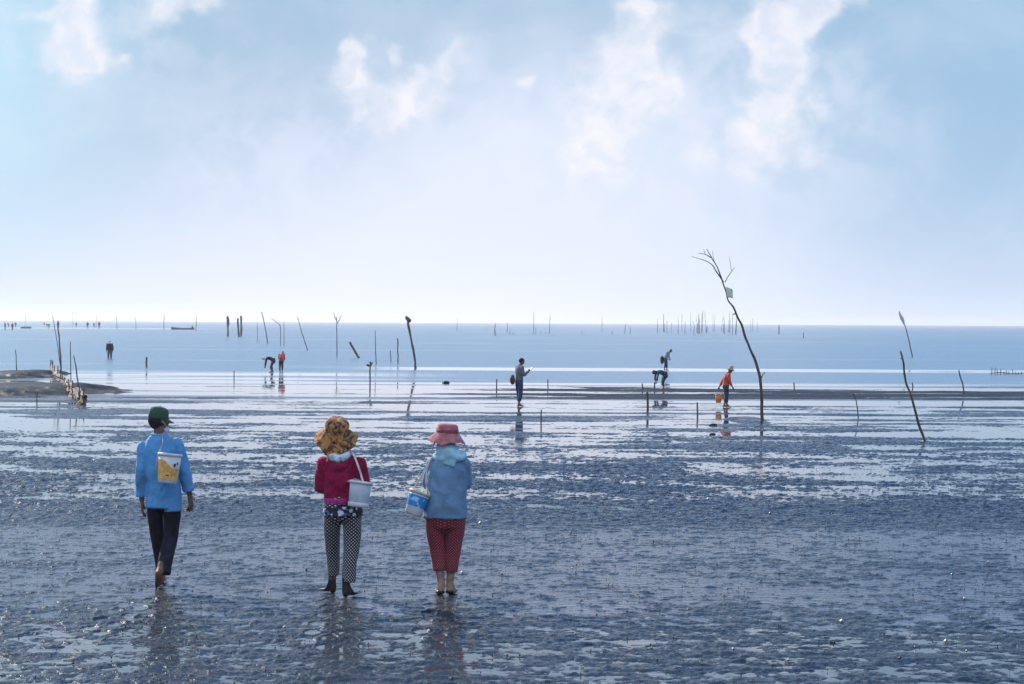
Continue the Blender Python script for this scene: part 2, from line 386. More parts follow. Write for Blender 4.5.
# ------------------------------------------------------------------ body building
def resample(pts, rad, n=3):
    """Catmull-Rom through the joints, radii too"""
    P_ = [Vector(p) for p in pts]; Rr = [Vector(r if hasattr(r, '__len__') else (r, r)) for r in rad]
    if len(P_) < 2: return P_, Rr
    def cr(a, b, c, d, k): return .5 * ((2 * b) + (-a + c) * k + (2 * a - 5 * b + 4 * c - d) * k * k + (-a + 3 * b - 3 * c + d) * k ** 3)
    op, orr = [], []
    for i in range(len(P_) - 1):
        g = lambda L, j: L[max(0, min(len(L) - 1, j))]
        for k in range(n):
            q = k / n
            op.append(cr(g(P_, i - 1), P_[i], P_[i + 1], g(P_, i + 2), q)); orr.append(Rr[i].lerp(Rr[i + 1], q))
    op.append(P_[-1]); orr.append(Rr[-1])
    return op, orr
def tube(bm, pts, rad, seg=14, n=3, ref=(1, 0, 0), cap0='round', cap1='round'):
    P_, Rr = resample(pts, rad, n)
    rings = []
    ref = Vector(ref)
    def frame(tg):
        a = ref - tg * ref.dot(tg)
        if a.length < .25: a = Vector((0, 1, 0)) - tg * tg.y
        if a.length < .1: a = Vector((0, 0, 1)) - tg * tg.z
        a.normalize(); return a, tg.cross(a).normalized()
    def ring(c, tg, r):
        a, b = frame(tg)
        return [bm.verts.new(c + a * (r[0] * cos(2 * pi * k / seg)) + b * (r[1] * sin(2 * pi * k / seg))) for k in range(seg)]
    tgs = []
    for i in range(len(P_)):
        tg = (P_[min(i + 1, len(P_) - 1)] - P_[max(i - 1, 0)])
        tgs.append(tg.normalized() if tg.length > 1e-9 else Vector((0, 0, 1)))
    def cap(c, tg, r, sgn, kind):
        m_ = min(r[0], r[1]); out_ = []
        if kind == 'round':
            for f, h in ((.8, .6), (.45, .9)): out_.append(ring(c + tg * sgn * h * m_, tg, (r[0] * f, r[1] * f)))
            tip = bm.verts.new(c + tg * sgn * m_)
        else: tip = bm.verts.new(c + tg * sgn * .002)
        return out_, tip
    c0, t0 = cap(P_[0], tgs[0], Rr[0], -1, cap0); c1, t1 = cap(P_[-1], tgs[-1], Rr[-1], 1, cap1)
    rings = c0[::-1] + [ring(p, g, r) for p, g, r in zip(P_, tgs, Rr)] + c1
    for a, b in zip(rings[:-1], rings[1:]):
        for k in range(seg): bm.faces.new((a[k], a[(k + 1) % seg], b[(k + 1) % seg], b[k]))
    for k in range(seg):
        bm.faces.new((t0, rings[0][(k + 1) % seg], rings[0][k])); bm.faces.new((t1, rings[-1][k], rings[-1][(k + 1) % seg]))
def ball(bm, c, r, rot=None, seg=16):
    m_ = Matrix.Translation(Vector(c)) @ (rot.to_4x4() if rot else Matrix()) @ Matrix.Diagonal((*r, 1))
    bmesh.ops.create_uvsphere(bm, u_segments=seg, v_segments=seg // 2 + 2, radius=1, matrix=m_)
def weld(bm, voxel=.008, smooth=3):
    """one continuous skin out of overlapping forms"""
    bmesh.ops.recalc_face_normals(bm, faces=bm.faces)
    me = bpy.data.meshes.new('tmp'); bm.to_mesh(me); bm.free()
    o = bpy.data.objects.new('tmp', me); col.objects.link(o)
    md = o.modifiers.new('r', 'REMESH'); md.mode = 'VOXEL'; md.voxel_size = voxel
    if smooth: s_ = o.modifiers.new('s', 'SMOOTH'); s_.factor = .5; s_.iterations = smooth
    bpy.context.view_layer.update()
    dg = bpy.context.evaluated_depsgraph_get()
    out_ = bpy.data.meshes.new_from_object(o.evaluated_get(dg))
    bpy.data.objects.remove(o); bpy.data.meshes.remove(me)
    return out_
def crumple(me, amp, f=(9, 9, 4), shear=0.0, seed=0, sharp=.6):
    """cloth folds: ridged noise pushed along the normals"""
    n = len(me.vertices); co = np.empty(n * 3, np.float32); me.vertices.foreach_get('co', co); co = co.reshape(-1, 3)
    no = np.empty(n * 3, np.float32); me.vertex_normals.foreach_get('vector', no); no = no.reshape(-1, 3)
    d = np.empty(n)
    for i, (x, y, z) in enumerate(co):
        v = mnoise.noise(Vector(((x + shear * z) * f[0] + seed, y * f[1], (z - shear * x) * f[2])))
        w = mnoise.noise(Vector(((x - shear * z) * f[0] * 2.1, y * f[1] * 2 + seed, (z + shear * x) * f[2] * 1.7)))
        d[i] = (sharp * (1 - 2.4 * abs(v)) + (1 - sharp) * v) + .4 * w
    co += no * (d * amp)[:, None]
    me.vertices.foreach_set('co', co.ravel()); me.update()
def wrap_attr(me, legs):
    """(arc length, height) round the nearest leg axis, for printed cloth"""
    n = len(me.vertices); co = np.empty(n * 3, np.float32); me.vertices.foreach_get('co', co); co = co.reshape(-1, 3)
    best = None
    for pts, r in legs:
        z = np.array([p[2] for p in pts][::-1]); xs = np.array([p[0] for p in pts][::-1]); ys = np.array([p[1] for p in pts][::-1])
        ax = np.interp(co[:, 2], z, xs); ay = np.interp(co[:, 2], z, ys)
        d = np.hypot(co[:, 0] - ax, co[:, 1] - ay); a = np.arctan2(co[:, 0] - ax, -(co[:, 1] - ay)) * r
        if best is None: best = d; arc = a
        else: m_ = d < best; arc = np.where(m_, a, arc); best = np.minimum(best, d)
    a_ = me.attributes.new('wrap', 'FLOAT_VECTOR', 'POINT')
    a_.data.foreach_set('vector', np.stack([arc, co[:, 2], 0 * arc], -1).astype(np.float32).ravel())
def hand(bm, wrist, tip, palm_n, side, curl=.5, s=1.0):
    """palm, four fingers of different length and a thumb; side=+1 puts the thumb on the +across side"""
    w = Vector(wrist); ax = (Vector(tip) - w).normalized(); nrm = Vector(palm_n); nrm = (nrm - ax * nrm.dot(ax)).normalized()
    ac = ax.cross(nrm).normalized() * side
    L = .088 * s
    tube(bm, [w - ax * .01, w + ax * .03 * s, w + ax * L], [(.021 * s, .018 * s), (.034 * s, .015 * s), (.037 * s, .012 * s)], seg=12, n=2, ref=ac)
    for k, (off, ln) in enumerate(((.030, .066), (.010, .074), (-.010, .069), (-.029, .054))):
        b0 = w + ax * (L - .012) + ac * off * s
        d = (ax + ac * off * 2.5).normalized()
        pts = [b0]; ang = 0
        for q, sg in enumerate((.45, .32, .23)):
            ang += curl * (.45 + .12 * k) * (1 if q else .6)
            pts.append(pts[-1] + (d * cos(ang) + nrm * sin(ang)) * ln * s * sg)
        tube(bm, pts, [.0095 * s, .009 * s, .0085 * s, .0075 * s], seg=8, n=1)
    b0 = w + ax * .022 * s + ac * .022 * s
    d = (ax * .75 + ac * .6 + nrm * .35).normalized(); e = (ax * .95 + ac * .2 + nrm * .35).normalized()
    tube(bm, [b0, b0 + d * .035 * s, b0 + d * .035 * s + e * .05 * s], [.013 * s, .011 * s, .009 * s], seg=8, n=2)
def foot(bm, ankle, heel, toe, up=(0, 0, 1), s=1.0):
    a, h, t_ = Vector(ankle), Vector(heel), Vector(toe); u = Vector(up).normalized(); d = (t_ - h)
    side = d.cross(u).normalized()
    tube(bm, [a, h + (a - h) * .35 + d * .05, h + d * .06], [.036 * s, .036 * s, .032 * s], seg=12, n=2)
    tube(bm, [h + d * .04 + u * .006, h + d * .35 + u * .012, h + d * .7, h + d * .86], [(.030 * s, .028 * s), (.034 * s, .026 * s), (.043 * s, .017 * s), (.036 * s, .013 * s)], seg=14, n=2, ref=side)
    tube(bm, [a + d * .02, h + d * .42 + u * .03, h + d * .68 + u * .008], [(.034 * s, .034 * s), (.033 * s, .026 * s), (.034 * s, .014 * s)], seg=12, n=2, ref=side)
    for k in range(5):
        o = (k - 2) * .0155 * s; ln = (.045, .042, .038, .034, .028)[k]
        b0 = h + d * .8 + side * o
        tube(bm, [b0, b0 + d.normalized() * ln * s], [.0105 * s if k else .014 * s, .009 * s], seg=8, n=2)
def head(bm, c, fwd, up=(0, 0, 1), s=1.0):
    c = Vector(c); f = Vector(fwd).normalized(); u = Vector(up); u = (u - f * u.dot(f)).normalized(); r = f.cross(u)
    M = Matrix((r, f, u)).transposed()
    ball(bm, c + u * .02 * s, (.073 * s, .092 * s, .088 * s), M, 20)
    ball(bm, c + f * .028 * s - u * .05 * s, (.054 * s, .058 * s, .062 * s), M, 16)
    ball(bm, c + f * .058 * s - u * .095 * s, (.026 * s, .022 * s, .018 * s), M, 10)          # chin
    tube(bm, [c + f * .078 * s + u * .018 * s, c + f * .100 * s - u * .016 * s, c + f * .094 * s - u * .028 * s], [.010 * s, .013 * s, .011 * s], seg=8, n=2)   # nose
    for e in (-1, 1):
        ball(bm, c + r * e * .074 * s - f * .004 * s - u * .005 * s, (.010 * s, .020 * s, .032 * s), M, 10)                 # ears
        ball(bm, c + r * e * .03 * s + f * .078 * s + u * .022 * s, (.016 * s, .012 * s, .008 * s), M, 10)              # brow
        ball(bm, c + r * e * .032 * s + f * .062 * s - u * .022 * s, (.020 * s, .016 * s, .018 * s), M, 10)             # cheek
    tube(bm, [c + f * .086 * s - u * .052 * s - r * .018 * s, c + f * .092 * s - u * .052 * s, c + f * .086 * s - u * .052 * s + r * .018 * s], [.007 * s] * 3, seg=8, n=2)   # lips
    return M
def arm(bm, sh, el, wr, r=(.048, .038, .026)):
    sh, el, wr = Vector(sh), Vector(el), Vector(wr)
    tube(bm, [sh, sh.lerp(el, .35), el, el.lerp(wr, .3), wr], [r[0], r[0] * .95, r[1], r[1] * 1.02, r[2]], seg=12, n=3)
def leg(bm, hip, kn, an, r=(.080, .052, .034)):
    hip, kn, an = Vector(hip), Vector(kn), Vector(an)
    tube(bm, [hip, hip.lerp(kn, .4), kn, kn.lerp(an, .3), kn.lerp(an, .75), an], [r[0], r[0] * .92, r[1], r[1] * 1.03, r[2] * 1.1, r[2]], seg=14, n=3)
def eye_pair(c, fwd, parent, s=1.0):
    c = Vector(c); f = Vector(fwd).normalized(); r = f.cross(Vector((0, 0, 1))).normalized()
    for e in (-1, 1):
        bm = bmesh.new(); ball(bm, c + r * e * .03 * s + f * .079 * s + Vector((0, 0, .004 * s)), (.011 * s,) * 3, None, 10)
        me = bpy.data.meshes.new('eye'); bm.to_mesh(me); bm.free(); link('eye', me, mat('eye white and iris', (.1, .07, .05), .2, bump=0), parent)
def lathe(name, prof, mat_, parent=None, seg=40, M=None, wave=None, close=True):
    """prof: (radius, height) list; wave(angle, radius, height) may move a point"""
    bm = bmesh.new(); rings = []
    for r, h in prof:
        ring = []
        for k in range(seg):
            a = 2 * pi * k / seg; v = Vector((r * cos(a), r * sin(a), h))
            if wave: v = Vector(wave(a, r, h))
            ring.append(bm.verts.new(v))
        rings.append(ring)
    for a, b in zip(rings[:-1], rings[1:]):
        for k in range(seg): bm.faces.new((a[k], a[(k + 1) % seg], b[(k + 1) % seg], b[k]))
    if close:
        bm.faces.new(rings[0][::-1]); bm.faces.new(rings[-1])
    bmesh.ops.recalc_face_normals(bm, faces=bm.faces)
    if M is not None: bmesh.ops.transform(bm, matrix=M, verts=bm.verts)
    me = bpy.data.meshes.new(name); bm.to_mesh(me); bm.free()
    return link(name, me, mat_, parent)
def tubes(name, items, mat_, parent=None, seg=8, n=3):
    bm = bmesh.new()
    for pts, rad in items: tube(bm, pts, rad, seg=seg, n=n)
    me = bpy.data.meshes.new(name); bm.to_mesh(me); bm.free()
    return link(name, me, mat_, parent)
def local_pt(cx, y, ox, oy, k, depth=0.0): return Vector(((cx - ox) * k, depth, (oy - y) * k))

SKIN = mat('sunburnt skin', (.23, .11, .07), .55, .15, 18, .15)
SKIN2 = mat('pale shin skin', (.38, .24, .17), .6, .15, 16, .15)

# ================================================================== man on the left
def man():
    k = .003; g = pix(163, 586.3); root = empty('person', (g.x, g.y, .004))
    prop(root, 'barefoot man in bright blue shirt and green cap walking away over the wet mud', 'person', 'people walking out over the mudflat')
    hc = Vector((-.045, .02, 1.545)); fw = Vector((.80, .60, -.08))
    sL, sR = Vector((-.185, 0, 1.28)), Vector((.125, 0, 1.315))
    eL, eR = Vector((-.195, -.03, 1.03)), Vector((.192, .02, 1.07))
    wL, wR = Vector((-.205, .03, .80)), Vector((.238, .05, .85))
    hips = (Vector((-.085, 0, .86)), Vector((.085, 0, .86)))
    knL, anL = Vector((-.075, .13, .46)), Vector((-.04, .20, .09))
    knR, anR = Vector((.065, .03, .44)), Vector((.002, -.20, .165))
    bm = bmesh.new()
    tube(bm, [(0, 0, .80), (-.005, 0, .98), (-.03, 0, 1.2), (-.04, -.01, 1.34), (-.04, -.005, 1.40)], [(.13, .09), (.12, .085), (.15, .095), (.12, .075), (.05, .05)], seg=20)
    tube(bm, [(-.04, -.01, 1.36), (-.043, .005, 1.48)], [.052, .050]); M = head(bm, hc, fw)
    for a in ((sL, eL, wL), (sR, eR, wR)): arm(bm, *a, r=(.045, .036, .026))
    hand(bm, wL, wL + Vector((.0, .03, -.16)), (.9, .25, 0), -1, .45, 1.15); hand(bm, wR, wR + Vector((.02, .02, -.16)), (-.8, .3, 0), 1, .6, 1.15)
    leg(bm, hips[0], knL, anL, (.075, .05, .034)); leg(bm, hips[1], knR, anR, (.075, .05, .034))
    foot(bm, anL, (-.045, .15, .03), (-.065, .39, .02))
    foot(bm, anR, (-.005, -.245, .145), (-.02, -.115, .02), up=(0, -.65, .75), s=1.05)
    link('body', weld(bm, .006, 2), SKIN, root); eye_pair(hc, fw, root)
    # shirt
    bm = bmesh.new()
    tube(bm, [(-.002, .0, .735), (0, 0, .84), (-.012, 0, 1.0), (-.028, 0, 1.16), (-.035, -.005, 1.28), (-.038, -.008, 1.355), (-.042, 0, 1.41)],
         [(.172, .142), (.168, .138), (.155, .125), (.172, .122), (.172, .108), (.125, .085), (.060, .058)], seg=24, cap0='flat', cap1='flat')
    tube(bm, [(.09, -.015, .70), (.085, -.01, .80)], [(.075, .12), (.07, .12)], seg=16, cap0='flat')
    tube(bm, [(-.10, -.02, .725), (-.085, -.01, .80)], [(.055, .11), (.07, .12)], seg=16, cap0='flat')
    for s_, e, w in ((sL, eL, wL), (sR, eR, wR)):
        w2 = e.lerp(w, .84); tube(bm, [s_, s_.lerp(e, .4), e, e.lerp(w, .45), w2], [.063, .062, .056, .054, .050], cap1='flat')
        tube(bm, [e.lerp(w, .70), w2], [.055, .054], cap1='flat', cap0='flat')
    me = weld(bm, .0075, 2); crumple(me, .012, (11, 11, 3.6), .4, 3)
    sh = link('shirt', me, mat('bright blue cotton', (.11, .35, .66), .8, .08, 5, .9, .022, 13), root)
    bm = bmesh.new()
    for a in range(14):
        pass
    tube(bm, [(-.043 + .062 * cos(x_), .0 + .060 * sin(x_), 1.418 + .008 * sin(x_)) for x_ in np.linspace(0, 2 * pi, 15)], [(.010, .017)] * 15, seg=8, n=1, ref=(0, 0, 1))
    me = bpy.data.meshes.new('collar'); bm.to_mesh(me); bm.free(); link('collar', me, MATS['bright blue cotton'], sh)
    # trousers
    bm = bmesh.new()
    tube(bm, [(0, 0, .95), (0, 0, .86), (0, 0, .80)], [(.120, .095), (.140, .108), (.142, .112)], seg=22)
    tube(bm, [(-.078, .0, .84), (-.082, .06, .64), (-.076, .125, .45), (-.058, .165, .25), (-.042, .185, .10)], [(.082, .10), (.072, .085), (.060, .068), (.050, .06), (.044, .058)], cap1='flat')
    tube(bm, [(.078, .0, .84), (.080, .02, .64), (.068, .02, .45), (.042, -.075, .30), (.026, -.155, .135)], [(.084, .10), (.078, .085), (.068, .072), (.066, .070), (.066, .070)], cap1='flat')
    me = weld(bm, .0075, 2); crumple(me, .007, (13, 13, 5), .3, 9)
    link('trousers', me, mat('near black trouser cloth', (.014, .015, .03), .8, .3, 7, .3, sheen=False), root)
    # hair, cap, mask
    bm = bmesh.new(); ball(bm, hc + Vector((-.018, -.014, .0)), (.078, .088, .082), M, 20); ball(bm, hc + Vector((-.03, -.035, -.045)), (.055, .05, .04), M, 12)
    link('hair', weld(bm, .006, 1), mat('black hair', (.012, .011, .012), .6, .2, 60), root)
    green = mat('faded green canvas', (.035, .085, .058), .85, .35, 30, .4, rgb2=(.08, .07, .05), lo=.35, hi=.5)
    MC = Matrix.Translation(hc + Vector((-.006, -.004, .045))) @ M.to_4x4() @ Matrix.Rotation(R(-6), 4, 'X')
    cap_ = lathe('cap', [(.088, -.035), (.091, -.03), (.093, 0), (.091, .035), (.080, .062), (.055, .078), (.02, .084), (.002, .085)], green, root, 32, MC, lambda a, r, h: (r * .93 * cos(a), r * 1.05 * sin(a), h))
    lathe('cap_button', [(.008, .083), (.008, .089), (.003, .091)], green, cap_, 12, MC)
    bm = bmesh.new(); rows_ = []
    for j in range(7):
        q = j / 6; row = []
        for i in range(15):
            a = R(28 + 124 * i / 14); r0 = .090; w = sin((i / 14) * pi) ** .6
            rr = r0 + q * .075 * w
            row.append(Vector((rr * .93 * cos(a), rr * 1.03 * sin(a), -.016 - .018 * q - .014 * q * abs(cos(a)) * 2)))
        rows_.append(row)
    for dz in (0, -.004):
        vs = [[bm.verts.new(p + Vector((0, 0, dz))) for p in row] for row in rows_]
        for j in range(6):
            for i in range(14): bm.faces.new((vs[j][i], vs[j][i + 1], vs[j + 1][i + 1], vs[j + 1][i]))
    bmesh.ops.transform(bm, matrix=MC, verts=bm.verts); me = bpy.data.meshes.new('visor'); bm.to_mesh(me); bm.free(); link('visor', me, green, cap_)
    bm = bmesh.new(); f = fw.normalized()
    ball(bm, hc + f * .052 - Vector((0, 0, .085)), (.060, .052, .040), M, 16)
    mk = link('face_mask', weld(bm, .006, 1), mat('pale blue mask', (.62, .68, .78), .8, .06), root)
    r_ = f.cross(Vector((0, 0, 1)))
    tubes('ear_loop', [([hc + f * .05 - Vector((0, 0, .06)) + r_ * .055 * e, hc + f * .015 - Vector((0, 0, .03)) + r_ * .083 * e, hc - f * .015 + r_ * .078 * e], [.003] * 3) for e in (1,)], MATS['pale blue mask'], mk)
    c0 = root.location + hc + f * .088 + Vector((0, 0, -.052))
    prop(tubes('cigarette', [([c0, c0 + f * .075 + Vector((0, 0, -.02))], [.0045, .0045])], mat('cigarette paper', (.35, .22, .16), .8), None), 'thin cigarette in the mouth of the man in the green cap', 'cigarette')
    return root

def pail(name, M, r0, r1, h, m_body, label, cat, m_rim=None, thick=.004, flat=.0):
    """open bucket: M places its bottom centre; parts body, rim, strap added by caller"""
    root = empty(name, M.to_translation()); root.rotation_euler = M.to_euler()
    prop(root, label, cat, 'small buckets slung from the shoulders')
    lathe('pail_body', [(r0 * .9, .0), (r0, .008), (r0 + (r1 - r0) * .5, h * .5), (r1, h), (r1 - thick, h), (r0 + (r1 - r0) * .5 - thick, h * .5), (r0 - thick, .012)], m_body, root, 48)
    lathe('rim', [(r1 + .001, h - .022), (r1 + .007, h - .020), (r1 + .008, h - .004), (r1 + .004, h + .005), (r1 - .004, h + .004), (r1 - .0045, h - .01)], m_rim or m_body, root, 48, close=False)
    return root
def sticker(parent, r_at, z0, z1, a0, a1, m_, edge=None):
    """printed label bent round the pail wall, 2 mm proud"""
    bm = bmesh.new(); n = 24; g = []
    for j in range(9):
        z = z0 + (z1 - z0) * j / 8; row = []
        for i in range(n + 1):
            q = i / n; a = a0 + (a1 - a0) * q; zz = z
            if edge: zz = z0 + (min(z1, edge(q)) - z0) * j / 8
            rr = r_at(zz) + .002; row.append(bm.verts.new((rr * cos(a), rr * sin(a), zz)))
        g.append(row)
    for j in range(8):
        for i in range(n): bm.faces.new((g[j][i], g[j][i + 1], g[j + 1][i + 1], g[j + 1][i]))
    me = bpy.data.meshes.new('printed_label'); bm.to_mesh(me); bm.free(); return link('printed_label', me, m_, parent)

m1 = man()
white_plastic = mat('white pail plastic', (.72, .74, .76), .35, .06, 10, .05, spec=.5)
o = m1.location + Vector((.072, -.245, .975))
M_ = Matrix.Translation(o) @ Matrix.Rotation(R(5), 4, 'Y') @ Matrix.Rotation(R(-4), 4, 'X')
b1 = pail('bucket', M_, .088, .108, .272, white_plastic, 'white bucket with yellow print on the back of the man in the blue shirt', 'bucket')
m_y, t, b = nodes_of('yellow printed label'); tc = t.n('ShaderNodeTexCoord').outputs['Object']
nz = t.noise(tc, 19, 3, .6); n2_ = t.noise(t.scale(tc, (1, 1, 2)), 34, 3, .6)
c = t.mix(t.step(nz, .42, .6), (.72, .34, .05), (.85, .56, .16)); c = t.mix(t.step(n2_, .60, .64), c, (.5, .5, .42)); c = t.mix(t.step(n2_, .34, .31), c, (.10, .06, .03))
t.put(b.inputs['Base Color'], c); b.inputs['Roughness'].default_value = .4
rb = lambda z: .088 + (.020) * z / .272
sticker(b1, rb, .035, .215, R(-172), R(-20), m_y, lambda q: .215 - .075 * ss(np.float64(q), .35, .75))
mdk = mat('dark ink', (.03, .03, .03), .5)
sticker(b1, lambda z: rb(z) + .002, .155, .185, R(-58), R(-46), mdk); sticker(b1, lambda z: rb(z) + .002, .068, .080, R(-95), R(-78), mdk)
sticker(b1, lambda z: rb(z) + .002, .175, .198, R(-40), R(-32), mdk)
inv = M_.inverted()
strap_m = mat('pale cord', (.55, .56, .58), .8)
L_ = lambda v: inv @ (m1.location + Vector(v))
tubes('strap', [([L_((-.035, -.245, 1.10)), L_((-.02, -.235, 1.22)), L_((.012, -.14, 1.335)), L_((.0, -.075, 1.412)), L_((.02, -.02, 1.43))], [.0055] * 5), ([L_((-.02, -.235, 1.225)), L_((.17, -.25, 1.235))], [.0035] * 2)], strap_m, b1)

# ================================================================== woman in the middle
def woman_red():
    g = pix(342, 596.5); root = empty('person', (g.x, g.y, .004))
    prop(root, 'woman in crimson hoodie, white dotted black trousers and a big brown patterned hat', 'person', 'people walking out over the mudflat')
    hc = Vector((-.045, .05, 1.44)); fw = Vector((.05, .97, -.28))
    sL, sR = Vector((-.168, 0, 1.195)), Vector((.150, 0, 1.195)); eL, eR = Vector((-.200, .01, .985)), Vector((.185, .01, .99)); wL, wR = Vector((-.085, .21, 1.02)), Vector((.075, .21, 1.03))
    hips = (Vector((-.085, 0, .80)), Vector((.085, 0, .80))); kn = (Vector((-.10, .19, .45)), Vector((.078, .03, .43))); an = (Vector((-.110, .27, .10)), Vector((.036, .0, .105)))
    bm = bmesh.new()
    tube(bm, [(0, 0, .78), (-.005, 0, .95), (-.012, 0, 1.12), (-.012, 0, 1.24), (-.02, .01, 1.28)], [(.13, .10), (.11, .085), (.13, .09), (.11, .07), (.045, .05)], seg=20)
    tube(bm, [(-.02, .01, 1.25), (-.035, .03, 1.38)], [.046, .046]); M = head(bm, hc, fw, s=.96)
    for a in ((sL, eL, wL), (sR, eR, wR)): arm(bm, *a, r=(.042, .034, .024))
    hand(bm, wL, wL + Vector((.12, .06, .02)), (0, .2, -1), 1, .7, .92); hand(bm, wR, wR + Vector((-.12, .06, .03)), (0, .2, -1), -1, .7, .92)
    for i in (0, 1): leg(bm, hips[i], kn[i], an[i], (.08, .05, .032))
    link('body', weld(bm, .006, 2), SKIN, root); eye_pair(hc, fw, root, .96)
    # black wading socks
    sk = mat('black rubber socks', (.012, .012, .014), .5, .2)
    for a, h, t_ in (((-.110, .27, .11), (-.098, .25, .028), (-.185, .33, .022)), ((.036, 0, .10), (.030, -.03, .026), (.115, .06, .020))):
        bm = bmesh.new(); a = Vector(a); foot(bm, a, h, t_, s=1.0); tube(bm, [a, a + Vector((.0, 0, .055))], [.037, .038]); link('sock', weld(bm, .006, 3), sk, root)
    # dotted trousers
    bm = bmesh.new()
    LL = [(-.083, 0, .80), (-.098, .08, .62), (-.102, .165, .45), (-.098, .215, .30), (-.096, .24, .165)]; LR = [(.085, 0, .80), (.090, .02, .62), (.083, .03, .45), (.068, .02, .28), (.058, .01, .125)]
    tube(bm, [(0, 0, .90), (0, 0, .82), (0, 0, .77)], [(.155, .12), (.175, .135), (.168, .125)], seg=22)
    tube(bm, LL, [(.085, .10), (.076, .086), (.066, .072), (.060, .064), (.055, .060)], cap1='flat'); tube(bm, LR, [(.090, .105), (.084, .090), (.074, .076), (.064, .068), (.060, .064)], cap1='flat')
    me = weld(bm, .0075, 2); crumple(me, .005, (12, 12, 4), .2, 19); wrap_attr(me, [(LL, .068), (LR, .074)])
    link('trousers', me, mat_dots('black cloth with white dots', (.012, .012, .018), (.66, .66, .66), .030, .18), root)
    # flowered shirt tail under the hoodie
    bm = bmesh.new(); tube(bm, [(.003, -.002, .725), (.003, 0, .80), (0, 0, .88)], [(.182, .145), (.178, .14), (.165, .125)], seg=24, cap0='flat')
    me = weld(bm, .0075, 1); crumple(me, .005, (14, 14, 3), .1, 29); link('shirt_tail', me, mat_flowers('black cloth with pale flowers'), root)
    # hoodie
    bm = bmesh.new()
    tube(bm, [(.004, 0, .845), (.002, 0, .93), (-.006, 0, 1.05), (-.010, 0, 1.15), (-.010, -.003, 1.225), (-.012, .0, 1.27)], [(.172, .135), (.166, .130), (.165, .125), (.178, .122), (.150, .100), (.085, .075)], seg=24, cap0='flat')
    for s_, e, w in ((sL, eL, wL), (sR, eR, wR)):
        tube(bm, [s_, s_.lerp(e, .45), e, e.lerp(w, .5), e.lerp(w, .9)], [.060, .062, .060, .050, .042], cap1='flat')
    tube(bm, [(-.115, -.055, 1.235), (-.07, -.098, 1.19), (-.02, -.115, 1.165), (.03, -.098, 1.19), (.075, -.055, 1.235)], [.024, .03, .034, .03, .024])
    me = weld(bm, .0075, 2); crumple(me, .017, (7, 7, 5), .9, 39)
    hd = link('hoodie', me, mat('crimson fleece', (.30, .010, .060), .9, .14, 6, .8, .02, 13, spec=.1), root)
    bm = bmesh.new(); tube(bm, [(.004, -.001, .838), (.004, -.001, .885)], [(.174, .138), (.176, .139)], seg=28, cap0='flat', cap1='flat'); me = weld(bm, .0075, 1)
    link('hem_band', me, mat('magenta ribbed band', (.50, .035, .26), .9, .1, 40), hd)
    # scarf
    bm = bmesh.new()
    tube(bm, [(-.115, .02, 1.285), (-.10, -.055, 1.265), (-.05, -.098, 1.245), (-.005, -.10, 1.245), (.04, -.06, 1.272), (.055, .02, 1.30)], [.028, .034, .036, .036, .032, .026])
    tube(bm, [(-.035, .01, 1.26), (-.04, .02, 1.36)], [(.075, .07), (.068, .065)])
    me = weld(bm, .0075, 2); crumple(me, .009, (16, 16, 14), .8, 49); link('scarf', me, mat('white and pale blue scarf', (.62, .70, .74), .85, .2, 22, .4, rgb2=(.30, .45, .55), lo=.38, hi=.5), root)
    # hat: puffy crown and a wide floppy brim
    M2 = Matrix.Translation(hc + Vector((-.012, -.03, .035))) @ Matrix.Rotation(R(26), 4, 'X') @ Matrix.Rotation(R(6), 4, 'Y')
    def wv_(a, r, h):
        w = max(0, (r - .09) / .09); back = max(0, -sin(a))
        return (r * cos(a), r * sin(a), h - w * (.055 + .010 * sin(3 * a + .6) + .05 * back) + w * .016 * sin(5 * a + 1) + w * .035 * max(0, cos(a)) ** 2)
    ht = lathe('hat', [(.195, -.006), (.188, .0), (.15, .018), (.125, .030), (.104, .034), (.108, .06), (.112, .082), (.104, .106), (.080, .128), (.04, .140), (.001, .143), (.001, .137), (.07, .124), (.096, .10), (.103, .06), (.098, .028), (.125, .022), (.15, .01), (.193, -.012)], mat_camo('brown and gold patterned cotton'), root, 72, M2, wv_, close=False)
    me = ht.data; crumple(me, .0035, (12, 12, 12), .4, 59)
    M3 = Matrix.Translation(hc + Vector((.05, -.115, .01))) 
    bm = bmesh.new()
    tube(bm, [(-.12, .055, .00), (-.07, .015, -.035), (-.01, .0, -.045), (.05, .02, -.03), (.085, .06, .00)], [(.014, .02)] * 5, seg=10); bmesh.ops.transform(bm, matrix=M3, verts=bm.verts)
    me = weld(bm, .006, 2); crumple(me, .007, (20, 20, 20), .5, 8); link('hat_band', me, mat('dark knotted hat band', (.05, .025, .025), .9, .4, 30, rgb2=(.25, .17, .12)), ht)
    return root
m2 = woman_red()
M_ = Matrix.Translation(m2.location + Vector((.155, -.235, .828))) @ Matrix.Rotation(R(7), 4, 'Y') @ Matrix.Rotation(R(-5), 4, 'X')
b2 = pail('bucket', M_, .086, .099, .222, mat('dull white pail', (.55, .63, .70), .45, .08, 8, .05), 'plain white bucket at the right hip of the woman in crimson', 'bucket', mat('cream pail edge', (.74, .74, .70), .5, .06))
lathe('base_ring', [(.086, -.006), (.092, -.003), (.093, .030), (.0905, .034), (.088, .03)], MATS['cream pail edge'], b2, 48)
inv = M_.inverted(); L_ = lambda v: inv @ (m2.location + Vector(v))
tubes('strap', [([L_((.20, -.235, 1.045)), L_((.165, -.18, 1.15)), L_((.12, -.125, 1.255)), L_((.095, -.06, 1.30)), L_((.07, .02, 1.29))], [(.009, .004)] * 5), ([L_((.06, -.235, 1.05)), L_((.13, -.24, 1.072)), L_((.20, -.235, 1.045)), L_((.262, -.235, 1.03))], [.003] * 4)], mat('cream webbing', (.72, .70, .66), .8), b2)

